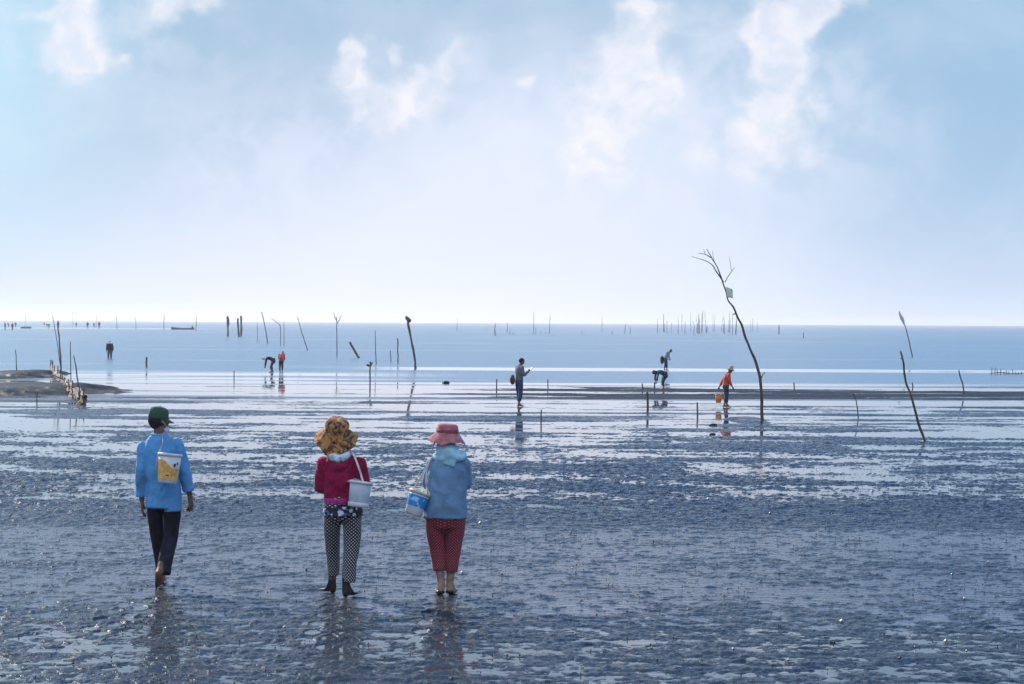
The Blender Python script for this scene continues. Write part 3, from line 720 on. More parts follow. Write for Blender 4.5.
# ================================================================== woman on the right
def woman_blue():
    g = pix(445, 595.0); root = empty('person', (g.x, g.y, .004))
    prop(root, 'woman in blue shirt, dusty pink brimmed hat and maroon trousers cut at the calf', 'person', 'people walking out over the mudflat')
    hc = Vector((.01, .05, 1.40)); fw = Vector((-.1, .97, -.25))
    sL, sR = Vector((-.115, .01, 1.185)), Vector((.165, .01, 1.185)); eL, eR = Vector((-.155, .09, .98)), Vector((.185, .09, .99)); wL, wR = Vector((-.02, .24, 1.04)), Vector((.06, .25, 1.06))
    hips = (Vector((-.09, 0, .78)), Vector((.09, 0, .78))); kn = (Vector((-.070, .06, .43)), Vector((.070, .05, .43))); an = (Vector((-.036, .02, .10)), Vector((.040, .06, .10)))
    bm = bmesh.new()
    tube(bm, [(0, 0, .75), (0, 0, .95), (.02, 0, 1.12), (.022, 0, 1.22), (.02, .01, 1.26)], [(.15, .12), (.14, .11), (.14, .10), (.11, .08), (.048, .05)], seg=20)
    tube(bm, [(.02, .01, 1.22), (.012, .035, 1.35)], [.05, .05]); head(bm, hc, fw, s=.97)
    for a in ((sL, eL, wL), (sR, eR, wR)): arm(bm, *a, r=(.045, .036, .025))
    hand(bm, wL, wL + Vector((.12, .04, .04)), (0, .2, -1), 1, .7, .92); hand(bm, wR, wR + Vector((-.12, .04, .03)), (0, .2, -1), -1, .7, .92)
    leg(bm, hips[0], kn[0], an[0], (.085, .058, .034)); leg(bm, hips[1], kn[1], an[1], (.085, .056, .034))
    foot(bm, an[0], (-.040, -.015, .03), (-.060, .20, .02)); foot(bm, an[1], (.042, .02, .03), (.070, .23, .02))
    link('body', weld(bm, .006, 2), SKIN2, root); eye_pair(hc, fw, root, .97)
    mudm = mat('caked dark mud', (.03, .026, .026), .35, .2, 30, .5)
    for a, h, t_ in ((an[0], (-.040, -.016, .024), (-.060, .20, .014)), (an[1], (.042, .019, .024), (.070, .23, .014))):
        bm = bmesh.new(); h = Vector(h); t_ = Vector(t_); d = t_ - h
        tube(bm, [h + d * .0, h + d * .4, h + d * .8, h + d * 1.0], [(.041, .022), (.042, .022), (.05, .02), (.04, .016)], seg=16, ref=(1, 0, 0))
        link('mud_coating', weld(bm, .006, 2), mudm, root)
    bm = bmesh.new()
    LL = [(-.088, 0, .78), (-.092, .03, .60), (-.073, .055, .42), (-.058, .045, .30), (-.053, .035, .215)]; LR = [(.090, 0, .78), (.090, .03, .60), (.075, .05, .42), (.064, .05, .30), (.056, .05, .205)]
    tube(bm, [(0, 0, .86), (0, 0, .76), (0, 0, .70)], [(.15, .12), (.176, .138), (.180, .142)], seg=22)
    tube(bm, LL, [(.098, .12), (.088, .10), (.074, .082), (.064, .072), (.058, .066)], cap1='flat'); tube(bm, LR, [(.098, .12), (.086, .10), (.070, .080), (.060, .070), (.052, .062)], cap1='flat')
    me = weld(bm, .0075, 2); crumple(me, .008, (12, 12, 4), .2, 119); wrap_attr(me, [(LL, .075), (LR, .075)])
    link('trousers', me, mat_dots('maroon cloth with small pale flecks', (.19, .008, .022), (.50, .20, .24), .026, .15), root)
    bm = bmesh.new()
    tube(bm, [(.0, 0, .70), (.002, 0, .80), (.008, 0, .95), (.018, 0, 1.08), (.022, .0, 1.18), (.022, .0, 1.25)], [(.196, .160), (.194, .158), (.184, .148), (.180, .130), (.160, .11), (.085, .075)], seg=24, cap0='flat')
    for s_, e, w in ((sL, eL, wL), (sR, eR, wR)): tube(bm, [s_, s_.lerp(e, .45), e, e.lerp(w, .5), e.lerp(w, .9)], [.060, .060, .056, .048, .040], cap1='flat')
    me = weld(bm, .0075, 2); crumple(me, .014, (6, 6, 4.5), .7, 139)
    link('long_shirt', me, mat('dusty blue jersey', (.17, .30, .47), .85, .10, 4, .8, .018, 12, spec=.15), root)
    # neck cloth: hangs from under the hat over the shoulders, with a point behind
    bm = bmesh.new()
    tube(bm, [(.0, .01, 1.37), (.01, -.03, 1.30), (.03, -.045, 1.245)], [(.080, .06), (.10, .08), (.135, .08)], seg=20)
    tube(bm, [(.02, -.07, 1.27), (.05, -.105, 1.215), (.07, -.122, 1.175)], [(.11, .03), (.065, .022), (.015, .012)])
    tube(bm, [(-.09, -.01, 1.26), (-.07, -.07, 1.235), (-.02, -.10, 1.235)], [.028, .028, .03]); tube(bm, [(.16, .01, 1.275), (.15, -.05, 1.25), (.10, -.09, 1.245)], [.03, .032, .03])
    me = weld(bm, .0075, 2); crumple(me, .006, (12, 12, 6), .5, 149); link('neck_cloth', me, mat('pale blue neck cloth', (.36, .62, .74), .85, .12, 9, .3), root)
    pink = mat('dusty pink hat cotton', (.52, .19, .20), .9, .14, 20, .4)
    M2 = Matrix.Translation(hc + Vector((.0, -.01, .035))) @ Matrix.Rotation(R(2), 4, 'X') @ Matrix.Rotation(R(4), 4, 'Y')
    def wv_(a, r, h):
        w = max(0, (r - .10) / .08); return (r * cos(a), r * sin(a), h - w * (.055 + .014 * sin(3 * a + 1)) + .008 * w * sin(8 * a))
    ht = lathe('hat', [(.172, .0), (.168, .006), (.14, .02), (.115, .032), (.102, .038), (.098, .07), (.092, .10), (.078, .115), (.045, .119), (.001, .12), (.001, .114), (.07, .108), (.09, .07), (.096, .034), (.115, .026), (.14, .014), (.17, -.005)], pink, root, 64, M2, wv_, close=False)
    lathe('hat_band', [(.1035, .038), (.105, .04), (.1005, .068), (.0985, .068)], mat('deep rose hat band', (.30, .06, .075), .9, .1), ht, 48, M2, close=False)
    tubes('chin_cord', [([hc + Vector((-.10, -.06, .0)), hc + Vector((-.125, -.075, -.05)), hc + Vector((-.13, -.06, -.10))], [.006, .005, .004])], mat('beige cord', (.5, .4, .33), .8), ht)
    return root
m3 = woman_blue()
M_ = Matrix.Translation(m3.location + Vector((-.292, -.09, .732))) @ Matrix.Rotation(R(19), 4, 'Y') @ Matrix.Rotation(R(-6), 4, 'X')
b3 = pail('bucket', M_, .078, .098, .215, white_plastic, 'white bucket with broad blue band tilted beside the woman in the pink hat', 'bucket', mat('yellowed pail rim', (.62, .62, .42), .5, .1))
m_b, t, b = nodes_of('blue printed band'); tc = t.n('ShaderNodeTexCoord').outputs['Object']
c = t.mix(t.step(t.noise(tc, 14, 2, .5), .58, .62), (.02, .26, .66), (.35, .62, .85)); t.put(b.inputs['Base Color'], c); b.inputs['Roughness'].default_value = .4
rb = lambda z: .078 + .020 * z / .215
sticker(b3, rb, .075, .178, R(-178), R(-4), m_b)
inv = M_.inverted(); L_ = lambda v: inv @ (m3.location + Vector(v))
cream = mat('cream twisted cord', (.62, .57, .47), .85)
tubes('strap', [([L_((-.30, -.09, .945)), L_((-.225, -.10, 1.07)), L_((-.150, -.075, 1.20)), L_((-.100, -.02, 1.262)), L_((-.06, .04, 1.26))], [.0055] * 5), ([L_((-.13, -.09, .90)), L_((-.175, -.10, 1.02)), L_((-.150, -.075, 1.20)), L_((-.11, -.015, 1.262))], [.0055] * 4)], cream, b3)
bm = bmesh.new(); rs = random.Random(4)
for i in range(16):
    a = rs.uniform(0, 6.28); q = rs.uniform(0, .065); ball(bm, (q * cos(a), q * sin(a), .165 + rs.uniform(0, .02)), (.02, .016, .012), Matrix.Rotation(a, 3, 'X'), 8)
me = bpy.data.meshes.new('clams'); bm.to_mesh(me); bm.free(); oc = link('shellfish_pile', me, mat('wet clam shells', (.30, .27, .20), .35, .3, 40)); oc.matrix_world = M_
prop(oc, 'heap of wet clams inside the blue banded bucket', 'shellfish', kind='stuff')

# ================================================================== people further out
def cloth_col(name, rgb): return mat(name, rgb, .85, .12, 8, .2)
def simple_person(px, py, top_px, pose, cols, label, face=0.0, group=None, voxel=.014, sink=0.0, hat=None, scale=None, arms=None):
    """pose 'stand', 'stoop' (head bowed), 'bend' (working with both hands in the mud), 'phone', 'walk'; face = turn in degrees, 0 = away from the camera"""
    g = pix(px, py); d = g.y
    root = empty('person', (g.x, g.y, -sink), R(-face))
    prop(root, label, 'person', group or 'people gathering shellfish further out')
    S = scale or 1.0
    top_c, leg_c, skin_c = cols
    V = lambda x, y, z: Vector((x, y, z)) * S
    if pose in ('stand', 'phone', 'stoop', 'walk'):
        lean = {'stand': .02, 'phone': .03, 'stoop': .20, 'walk': .08}[pose]
        pel, ch, nb, hc = V(0, 0, .86), V(0, lean * .6, 1.15), V(0, lean, 1.34 - lean * .3), V(0, lean * 1.75 + (.05 if pose != 'stand' else .01), 1.49 - lean * .55)
        fw = Vector((0, 1, -.1)) if pose == 'stand' else Vector((0, 1, -.55))
        st = .09 if pose == 'walk' else .05
        hips = (V(-.085, 0, .84), V(.085, 0, .84)); kn = (V(-.09, st * .7, .45), V(.09, -st * .2 + .03, .45)); an = (V(-.09, st, .09), V(.09, -st, .09))
        sL, sR = V(-.17, lean, 1.28), V(.17, lean, 1.28)
        if pose == 'phone': eL, wL, eR, wR = V(-.21, .04, 1.03), V(-.05, .26, 1.10), V(.21, .06, 1.03), V(.05, .32, 1.16)
        elif pose == 'stoop': eL, wL, eR, wR = V(-.21, .14, 1.03), V(-.13, .27, .82), V(.21, .14, 1.03), V(.13, .27, .82)
        else: eL, wL, eR, wR = V(-.22, 0, 1.02), V(-.22, .07, .79), V(.22, .0, 1.02), V(.22, .07, .79)
    else:
        pel, ch, nb, hc = V(0, -.18, .80), V(0, .10, .95), V(0, .32, .95), V(0, .50, .93)
        fw = Vector((0, .5, -.9)); hips = (V(-.09, -.16, .80), V(.09, -.16, .80)); kn = (V(-.12, .0, .44), V(.12, -.04, .44)); an = (V(-.13, -.02, .09), V(.13, -.12, .09))
        sL, sR = V(-.16, .28, .94), V(.16, .28, .94); eL, wL, eR, wR = V(-.17, .34, .68), V(-.06, .36, .42), V(.17, .36, .68), V(.06, .40, .42)
    if arms: eL, wL, eR, wR = [V(*a) for a in arms]
    bm = bmesh.new()
    tube(bm, [pel, ch, nb], [(.13 * S, .10 * S), (.14 * S, .09 * S), (.05 * S, .05 * S)], seg=14, n=2); tube(bm, [nb, hc], [.05 * S] * 2, seg=10, n=1); head(bm, hc, fw, up=(0, .3, 1) if pose != 'bend' else (0, 1, .6), s=S)
    for a in ((sL, eL, wL), (sR, eR, wR)): arm(bm, *a, r=(.042 * S, .034 * S, .026 * S))
    if voxel < .02:
        hand(bm, wL, wL + (wL - eL).normalized() * .16, (1, 0, -.3), -1, .5, S); hand(bm, wR, wR + (wR - eR).normalized() * .16, (-1, 0, -.3), 1, .5, S)
    else:
        for e, w in ((eL, wL), (eR, wR)): tube(bm, [w, w + (w - e).normalized() * .13 * S], [.035 * S, .02 * S], seg=8, n=1)
    for i in (0, 1):
        leg(bm, hips[i], kn[i], an[i], (.078 * S, .05 * S, .036 * S)); foot(bm, an[i], an[i] + V(0, -.04, -.06), an[i] + V(0, .20, -.07), s=S)
    link('body', weld(bm, min(voxel, .012), 1), skin_c, root)
    bm = bmesh.new()
    hem = pel + (ch - pel) * .0 - Vector((0, 0, .02))
    mid = pel.lerp(ch, .5)
    tube(bm, [hem, mid, ch, nb - (nb - ch) * .25, nb], [(.155 * S, .13 * S), (.15 * S, .12 * S), (.17 * S, .12 * S), (.14 * S, .095 * S), (.065 * S, .06 * S)], seg=16, n=2, cap0='flat')
    for s_, e, w in ((sL, eL, wL), (sR, eR, wR)): tube(bm, [s_, e, e.lerp(w, .75)], [.062 * S, .055 * S, .048 * S], seg=10, n=3, cap1='flat')
    me = weld(bm, voxel, 2); crumple(me, .010, (9, 9, 5), .4, px)
    link('jacket', me, top_c, root)
    bm = bmesh.new()
    tube(bm, [pel + Vector((0, 0, .06)), pel - Vector((0, 0, .06))], [(.13 * S, .10 * S), (.145 * S, .115 * S)], seg=16, n=2)
    for i in (0, 1): tube(bm, [hips[i] - Vector((0, 0, .02)), kn[i], kn[i].lerp(an[i], .72)], [(.088 * S, .10 * S), (.068 * S, .072 * S), (.055 * S, .06 * S)], seg=12, n=3, cap1='flat')
    me = weld(bm, voxel, 2); crumple(me, .007, (10, 10, 5), .2, px + 5)
    link('trousers', me, leg_c, root)
    if hat:
        kind, hm_ = hat; u = Vector((0, .25, 1)) if pose != 'bend' else Vector((0, .85, .5)); q = u.normalized().to_track_quat('Z', 'X').to_matrix().to_4x4()
        Mh = Matrix.Translation(hc + u.normalized() * .03 * S) @ q
        if kind == 'cone': lathe('hat', [(.20 * S, .0), (.205 * S, .008), (.10 * S, .075), (.005, .14 * S), (.004, .128 * S), (.10 * S, .062)], hm_, root, 28, Mh)
        elif kind == 'brim': lathe('hat', [(.17 * S, -.02), (.17 * S, -.012), (.10 * S, .03), (.098 * S, .08), (.07 * S, .12), (.01, .13 * S), (.005, .12 * S), (.09 * S, .03)], hm_, root, 28, Mh)
        elif kind == 'hood':
            bm = bmesh.new(); ball(bm, hc + Vector((0, -.015, .015)) * S, (.092 * S, .105 * S, .115 * S)); tube(bm, [hc, nb], [.085 * S, .075 * S], seg=12, n=1)
            link('hood', weld(bm, .012, 2), hm_, root)
        elif kind == 'hair':
            bm = bmesh.new(); ball(bm, hc + Vector((0, -.012, .03)) * S, (.082 * S, .10 * S, .092 * S)); link('hair', weld(bm, .012, 1), hm_, root)
    return root
dk = cloth_col('dark navy cloth', (.025, .035, .075)); slate = cloth_col('slate grey cloth', (.14, .17, .20)); navy = cloth_col('mid blue work trousers', (.02, .05, .14))
org = cloth_col('orange red jacket cloth', (.62, .09, .045)); plum = cloth_col('purple grey trousers', (.10, .05, .09)); pinkc = cloth_col('coral pink jacket', (.62, .13, .12))
blackc = cloth_col('black work cloth', (.02, .022, .03)); whitec = cloth_col('white sun hood', (.72, .72, .70)); palec = cloth_col('washed grey shirt', (.28, .31, .36)); teal = cloth_col('dark teal jacket', (.02, .06, .10))
hairm = MATS['black hair']; straw = mat('pale straw hat', (.45, .38, .27), .8, .12, 60)

pa = simple_person(518.8, 406.6, 358, 'phone', (slate, navy, SKIN), 'person in grey shirt and dark shorts standing in a pool and looking at a phone', 62, hat=('hair', hairm), scale=.90)
# what the standing figure holds and wears
def belongs(o, root, loc): o.location = root.matrix_world @ Vector(loc) if False else (Matrix.Translation(root.location) @ Matrix.Rotation(root.rotation_euler.z, 4, 'Z')) @ Vector(loc); o.rotation_euler.z = root.rotation_euler.z
bm = bmesh.new(); bmesh.ops.create_cube(bm, size=1); bmesh.ops.scale(bm, vec=(.085, .014, .17), verts=bm.verts); bmesh.ops.bevel(bm, geom=bm.edges[:], offset=.005, segments=2, affect='EDGES')
bmesh.ops.rotate(bm, cent=(0, 0, 0), matrix=Matrix.Rotation(R(-50), 3, 'X'), verts=bm.verts)
me = bpy.data.meshes.new('phone'); bm.to_mesh(me); bm.free(); o = link('phone', me, mat('black phone glass', (.02, .02, .025), .2, .05, bump=0), smooth=False); belongs(o, pa, (.0, .385, 1.09)); prop(o, 'black phone held up in both hands by the person in grey shirt', 'phone')
bm = bmesh.new(); tube(bm, [(0, 0, -.10), (0, -.01, 0), (0, 0, .10)], [(.085, .055), (.11, .08), (.07, .045)], seg=14, n=3); me = weld(bm, .012, 2); o = link('waist_bag', me, cloth_col('dark wine coloured bag', (.09, .03, .045)))
belongs(o, pa, (-.02, -.20, .80)); prop(o, 'dark wine red waist bag at the back of the person looking at a phone', 'bag')

pb = simple_person(665.6, 370.6, 348, 'stoop', (palec, dk, SKIN), 'person in pale grey shirt stooping on the thin sandbar at the tide line', 118, hat=('hair', hairm), scale=.75)
bm = bmesh.new(); tube(bm, [(0, 0, -.12), (0, 0, .10)], [(.10, .09), (.12, .10)], seg=14, n=3); o = link('carry_bag', weld(bm, .014, 2), blackc); belongs(o, pb, (.0, -.20, .56)); prop(o, 'black bag slung behind the person stooping on the thin sandbar', 'bag')
pc = simple_person(662.5, 389.6, 371.5, 'bend', (teal, blackc, SKIN), 'person in dark teal clothes bent double with both hands in the mud', 255, hat=('hood', teal), scale=.69)
pd = simple_person(725.6, 407.2, 366, 'walk', (org, dk, SKIN), 'person in orange red jacket looking down while carrying an orange bucket', 75, hat=('brim', straw), scale=.755, arms=((-.20, -.06, 1.02), (-.17, -.20, .80), (.21, .08, 1.02), (.20, .20, .80)))
pe = simple_person(109.8, 358.5, 339, 'walk', (blackc, plum, SKIN), 'lone person in black top with a white hood wading in the sea on the left', -20, hat=('hood', whitec), scale=.9, sink=.22)
pf = simple_person(271, 372.6, 356, 'bend', (blackc, dk, SKIN), 'person in black clothes with a white hood bent over beside the pink jacket', 262, hat=('hood', whitec), scale=.73)
pg = simple_person(281, 372.9, 350, 'stoop', (pinkc, blackc, SKIN), 'person in coral pink jacket and black trousers bowing over the shallow water', 10, hat=('hood', pinkc), scale=.69)
# the orange bucket hangs from the hand on the side of the tide line
M_ = Matrix.Translation((pix(718.0, 407).x, pd.location.y - .02, .13))
b4 = pail('bucket', M_, .075, .10, .25, mat('orange plastic', (.80, .24, .03), .4, .08, spec=.5), 'orange bucket carried low beside the person in the orange red jacket', 'bucket'); 
b4['group'] = 'small buckets further out'
tubes('handle', [([(-.10, 0, .25), (-.07, 0, .33), (0, 0, .37), (.07, 0, .33), (.10, 0, .25)], [.004] * 5)], mat('wire', (.2, .2, .2), .5), b4)

# the far party near the horizon, too small to show clothing apart: prototypes copied in a loop
def copy_thing(o):
    c = o.copy(); col.objects.link(c)
    for ch in o.children:
        k = ch.copy(); col.objects.link(k); k.parent = c
    return c
far_spots = [(5.2, 330.4, 'stand', 'dark standing figure nearest the left edge of the photo', 1.2), (8.6, 327.2, 'stoop', 'dark stooping figure just right of the leftmost far figure', 1.0),
             (12.3, 330.2, 'stand', 'dark upright figure left of the far skiff, the nearer of two', 1.15), (15.6, 327.0, 'stand', 'dark upright figure left of the far skiff, the farther of two', 1.1),
             (44.2, 325.6, 'stand', 'tiny dark figure between the skiff and the tall pole', 1.0), (48.6, 328.2, 'bend', 'tiny dark figure bent over left of the tall pole', 1.25),
             (58.2, 328.0, 'stand', 'dark broad figure standing behind the tall pole near the horizon', 1.35), (76.3, 327.0, 'stoop', 'tiny dark figure stooping between the tall pole and the three upright figures', 1.1),
             (87.6, 328.0, 'stand', 'dark upright figure, leftmost of three near the horizon right of the pole', 1.25), (94.0, 327.4, 'stand', 'slim upright figure, middle of three near the horizon right of the pole', 1.05),
             (99.2, 328.0, 'stand', 'dark upright figure, rightmost of three near the horizon right of the pole', 1.3)]
protos = {}
rs = random.Random(7)
for i, (px, py, pose, label, sc_) in enumerate(far_spots):
    g = pix(px, py)
    if pose not in protos:
        o = simple_person(px, py, 0, pose, (blackc, dk, SKIN), label, 0, 'far party of gatherers near the horizon', .03, hat=('brim', straw))
        protos[pose] = o
    else: o = copy_thing(protos[pose])
    o['label'] = label; o.location = (g.x, g.y, -.06); o.rotation_euler = (0, 0, rs.uniform(0, 6.28)); o.scale = (sc_ * 1.15,) * 2 + (sc_,)

def sheer(name, rgb, k):
    m_, t, b = nodes_of(name); n = t.noise(t.n('ShaderNodeTexCoord').outputs['Object'], 4, 3)
    c = t.mix(n, tuple(v * .8 for v in rgb), rgb); t.put(b.inputs['Base Color'], c); b.inputs['Roughness'].default_value = .5
    tr = t.n('ShaderNodeBsdfTranslucent'); t.put(tr.inputs[0], c); mx = t.n('ShaderNodeMixShader'); mx.inputs[0].default_value = k
    out_ = [n_ for n_ in t.nt.nodes if n_.type == 'OUTPUT_MATERIAL'][0]
    t.nt.links.new(b.outputs[0], mx.inputs[1]); t.nt.links.new(tr.outputs[0], mx.inputs[2]); t.nt.links.new(mx.outputs[0], out_.inputs[0]); return m_
# ================================================================== boats
def boat(px0, px1, py, label, hull_m, turn, L=7.4):
    a = pix((px0 + px1) / 2, py); wid = abs(pix(px1, py).x - pix(px0, py).x); k = wid / L
    root = empty('boat', (a.x, a.y, 0), R(turn)); prop(root, label, 'boat', 'boats near the horizon')
    bm = bmesh.new(); st = []; n = 14
    for i in range(n + 1):
        q = i / n; x = (q - .5) * L
        w = .75 * (sin(pi * min(1, q * .78 + .22)) ** .55) * (1 if q < .8 else 1); w = max(.06, .78 * (1 - (max(0, q - .45) / .55) ** 2.2)); w = w if q > .05 else w * .92
        sheer = .52 + .55 * max(0, q - .55) ** 1.5 * 2.2 + .10 * (1 - q) ** 3; keel = -.15 + .45 * max(0, q - .75) ** 1.2
        st.append([Vector((x, -w, sheer)), Vector((x + .02, -w * .82, .12 + keel * .3)), Vector((x, -w * .35, keel)), Vector((x, w * .35, keel)), Vector((x + .02, w * .82, .12 + keel * .3)), Vector((x, w, sheer)), Vector((x, w - .07, sheer)), Vector((x, w * .7, .2)), Vector((x, -w * .7, .2)), Vector((x, -w + .07, sheer))])
    vs = [[bm.verts.new(p * k) for p in r_] for r_ in st]
    for r0, r1 in zip(vs[:-1], vs[1:]):
        for j in range(10): bm.faces.new((r0[j], r0[(j + 1) % 10], r1[(j + 1) % 10], r1[j]))
    bm.faces.new(vs[0][::-1]); bm.faces.new(vs[-1]); bmesh.ops.recalc_face_normals(bm, faces=bm.faces)
    me = bpy.data.meshes.new('hull'); bm.to_mesh(me); bm.free(); link('hull', me, hull_m, root, smooth=False)
    for x in (-1.6, .2, 1.8):
        bm = bmesh.new(); bmesh.ops.create_cube(bm, size=1); bmesh.ops.transform(bm, matrix=Matrix.Translation(Vector((x, 0, .42)) * k) @ Matrix.Diagonal((.25 * k, 1.25 * k, .05 * k, 1)), verts=bm.verts)
        me = bpy.data.meshes.new('thwart'); bm.to_mesh(me); bm.free(); link('thwart', me, mat('grey weathered plank', (.20, .18, .16), .8), root, smooth=False)
    return root, k
hullm = mat('dark tarred hull', (.035, .04, .06), .6, .2, 3)
bo, k = boat(168.5, 197, 329.6, 'low dark wooden boat with a raised bow lying on the water near the horizon', hullm, 180)
bm = bmesh.new(); bmesh.ops.create_cube(bm, size=1); bmesh.ops.bevel(bm, geom=bm.edges[:], offset=.1, segments=2, affect='EDGES')
bmesh.ops.transform(bm, matrix=Matrix.Translation(Vector((-3.1, 0, .75)) * k) @ Matrix.Diagonal((.5 * k, .45 * k, .85 * k, 1)), verts=bm.verts); me = bpy.data.meshes.new('engine'); bm.to_mesh(me); bm.free(); link('engine', me, hullm, bo, smooth=False)
bo2, k = boat(18.5, 33.5, 328.4, 'small dark skiff loaded with baskets among the far gatherers', hullm, 0, 5.0)
for x in (-1.4, -.5, .5, 1.3):
    q = lathe('basket', [(.28 * k, .35 * k), (.36 * k, .75 * k), (.30 * k, .9 * k), (.02, .98 * k)], mat('dark wicker', (.07, .055, .045), .9, .2, 20), None, 16); q.location = (bo2.location.x + x * k, bo2.location.y, .0)
    prop(q, f'dark wicker basket in the small far skiff, {["leftmost", "second from left", "third from left", "rightmost"][[-1.4, -.5, .5, 1.3].index(x)]} of four', 'basket', 'baskets in the far skiff')

# ================================================================== poles, stakes, dead branches
bark = mat('wet dark wood', (.050, .036, .030), .7, .25, 9, .6, .006, 30, rgb2=(.10, .08, .065), lo=.45, hi=.7)
barkb = mat('grey bamboo', (.12, .11, .10), .6, .2, 5, .4)
def pole(name, pts, r0, r1, label, cat, group=None, m_=None, extra=None, below=.35, dist=None, root=None, seed=0, arms=()):
    """pts: pixel rows from the foot upwards; stands where its foot meets the flat"""
    g = pix(*pts[0]); d = dist or g.y
    rn = random.Random(seed + int(pts[0][0] * 7))
    P_ = [pix(x, y, d) + Vector((0, rn.uniform(-.05, .05) * i, 0)) for i, (x, y) in enumerate(pts)]
    P_ = [P_[0] + (P_[0] - P_[1]).normalized() * below] + P_
    r0 *= .82; r1 *= .82; n = len(P_); rad = [r0 + (r1 - r0) * i / (n - 1) for i in range(n)]
    bm = bmesh.new(); tube(bm, [p - g for p in P_], rad, seg=9, n=5)
    for v in bm.verts:
        f = mnoise.noise(v.co * 3.1 + Vector((seed, pts[0][0], 0))); v.co += Vector((f, f * .6, 0)) * r0 * .7
    me = bpy.data.meshes.new(name); bm.to_mesh(me); bm.free()
    if arms:
        o = empty(name, g); link('trunk' if 'branch' in name else 'shaft', me, m_ or bark, o)
        for ap, a0, a1 in arms:
            bm = bmesh.new(); tube(bm, [pix(x, y, d) - g for x, y in ap], [a0 + (a1 - a0) * i / (len(ap) - 1) for i in range(len(ap))], seg=7, n=3)
            for v in bm.verts: f = mnoise.noise(v.co * 5); v.co += Vector((f, f, f)) * .01
            m2_ = bpy.data.meshes.new('twig'); bm.to_mesh(m2_); bm.free(); link('twig', m2_, m_ or bark, o)
    else:
        o = link(name, me, m_ or bark); me.transform(Matrix()); o.location = g
    return prop(o, label, cat, group)
tree_pts = [(762.7, 422), (761.8, 404), (760.6, 386.4), (756, 365), (748.9, 347.3), (742.5, 327.8), (736.4, 315.5), (732.9, 308.2), (728.7, 299.2), (724.7, 284), (718.2, 269), (712.2, 257.8), (709, 248.5)]
dt = pix(762.7, 422).y
pole('dead_branch_pole', tree_pts, .055, .012, 'tall crooked dead tree stem with forked twigs leaning left over the flats', 'dead tree', below=.4, arms=[
    ([(711.6, 257.6), (705, 254.5), (698.4, 253.2)], .014, .005), ([(705, 254.5), (703.4, 249)], .007, .004),
    ([(723.2, 282), (716.2, 271.6), (712.9, 265.7), (706.3, 261), (698, 258.6), (691.2, 256.4)], .018, .005),
    ([(725.2, 282), (728, 276.5), (732, 271), (734.6, 267.4)], .012, .005), ([(731.6, 271), (730.4, 264), (729.3, 257)], .007, .004),
    ([(735.2, 313.6), (733.2, 314.2)], .018, .012), ([(760.9, 379.5), (762.6, 375), (765.2, 372)], .016, .008), ([(714.5, 262), (713, 255), (712.6, 251)], .007, .004)])
# plastic sheet tied high on the stem
bm = bmesh.new(); c4 = [pix(725.4, 286.6, dt), pix(732.2, 289.6, dt), pix(732.7, 298.4, dt), pix(727.0, 297.2, dt)]; n = 8; fr = []
for lay in (0, 1):
    g_ = []
    for j in range(n + 1):
        row = []
        for i in range(n + 1):
            u, v = i / n, j / n; p = (c4[0] * (1 - u) + c4[1] * u) * (1 - v) + (c4[3] * (1 - u) + c4[2] * u) * v
            row.append(bm.verts.new(p + Vector((0, -.07 + .03 * mnoise.noise(p * 7) + lay * .006, 0))))
        g_.append(row)
    fr.append(g_)
for g_ in fr:
    for j in range(n):
        for i in range(n): bm.faces.new((g_[j][i], g_[j][i + 1], g_[j + 1][i + 1], g_[j + 1][i]))
bd = [(0, i) for i in range(n)] + [(j, n) for j in range(n)] + [(n, n - i) for i in range(n)] + [(n - j, 0) for j in range(n)]
for (a, b_), (c_, d_) in zip(bd, bd[1:] + bd[:1]): bm.faces.new((fr[0][a][b_], fr[0][c_][d_], fr[1][c_][d_], fr[1][a][b_]))
me = bpy.data.meshes.new('marker_sheet'); bm.to_mesh(me); bm.free()
prop(link('marker_sheet', me, sheer('grey green plastic sheet', (.62, .68, .64), .65)), 'square grey green plastic sheet tied high on the tall crooked dead stem', 'marker sheet')

pole('leaning_stick', [(925, 441.5), (919, 423), (911.5, 398), (907, 385), (904.6, 372.2), (902, 362), (900, 351.6)], .038, .022, 'long dark stick leaning left at the right of the photo, foot in a bright pool', 'stick', arms=[([(905.2, 376), (903.2, 374)], .02, .012), ([(901.2, 358.5), (903, 356.5)], .013, .008)])
pole('marker_pole', [(912.4, 357.3), (909, 341), (904.5, 325), (900, 312)], .06, .035, 'thin far pole with a pale bag tied to its top near the right edge', 'pole', 'marker poles standing in the sea', below=.6)
g = pix(912.4, 357.3); bm = bmesh.new(); pp = [pix(903.8, 324.5, g.y), pix(902, 319, g.y), pix(900, 315, g.y), pix(898.6, 310.5, g.y)]
tube(bm, [p + Vector((0, -.1, 0)) for p in pp], [.05, .14, .10, .03], seg=10, n=3); tube(bm, [pp[1] + Vector((0, -.1, 0)), pix(904.6, 323.6, g.y)], [.12, .04], seg=8, n=2)
me = weld(bm, .05, 1); prop(link('plastic_bag', me, sheer('pale plastic bag', (.62, .64, .66), .6)), 'pale rag of a bag tied to the top of the far right pole', 'bag')

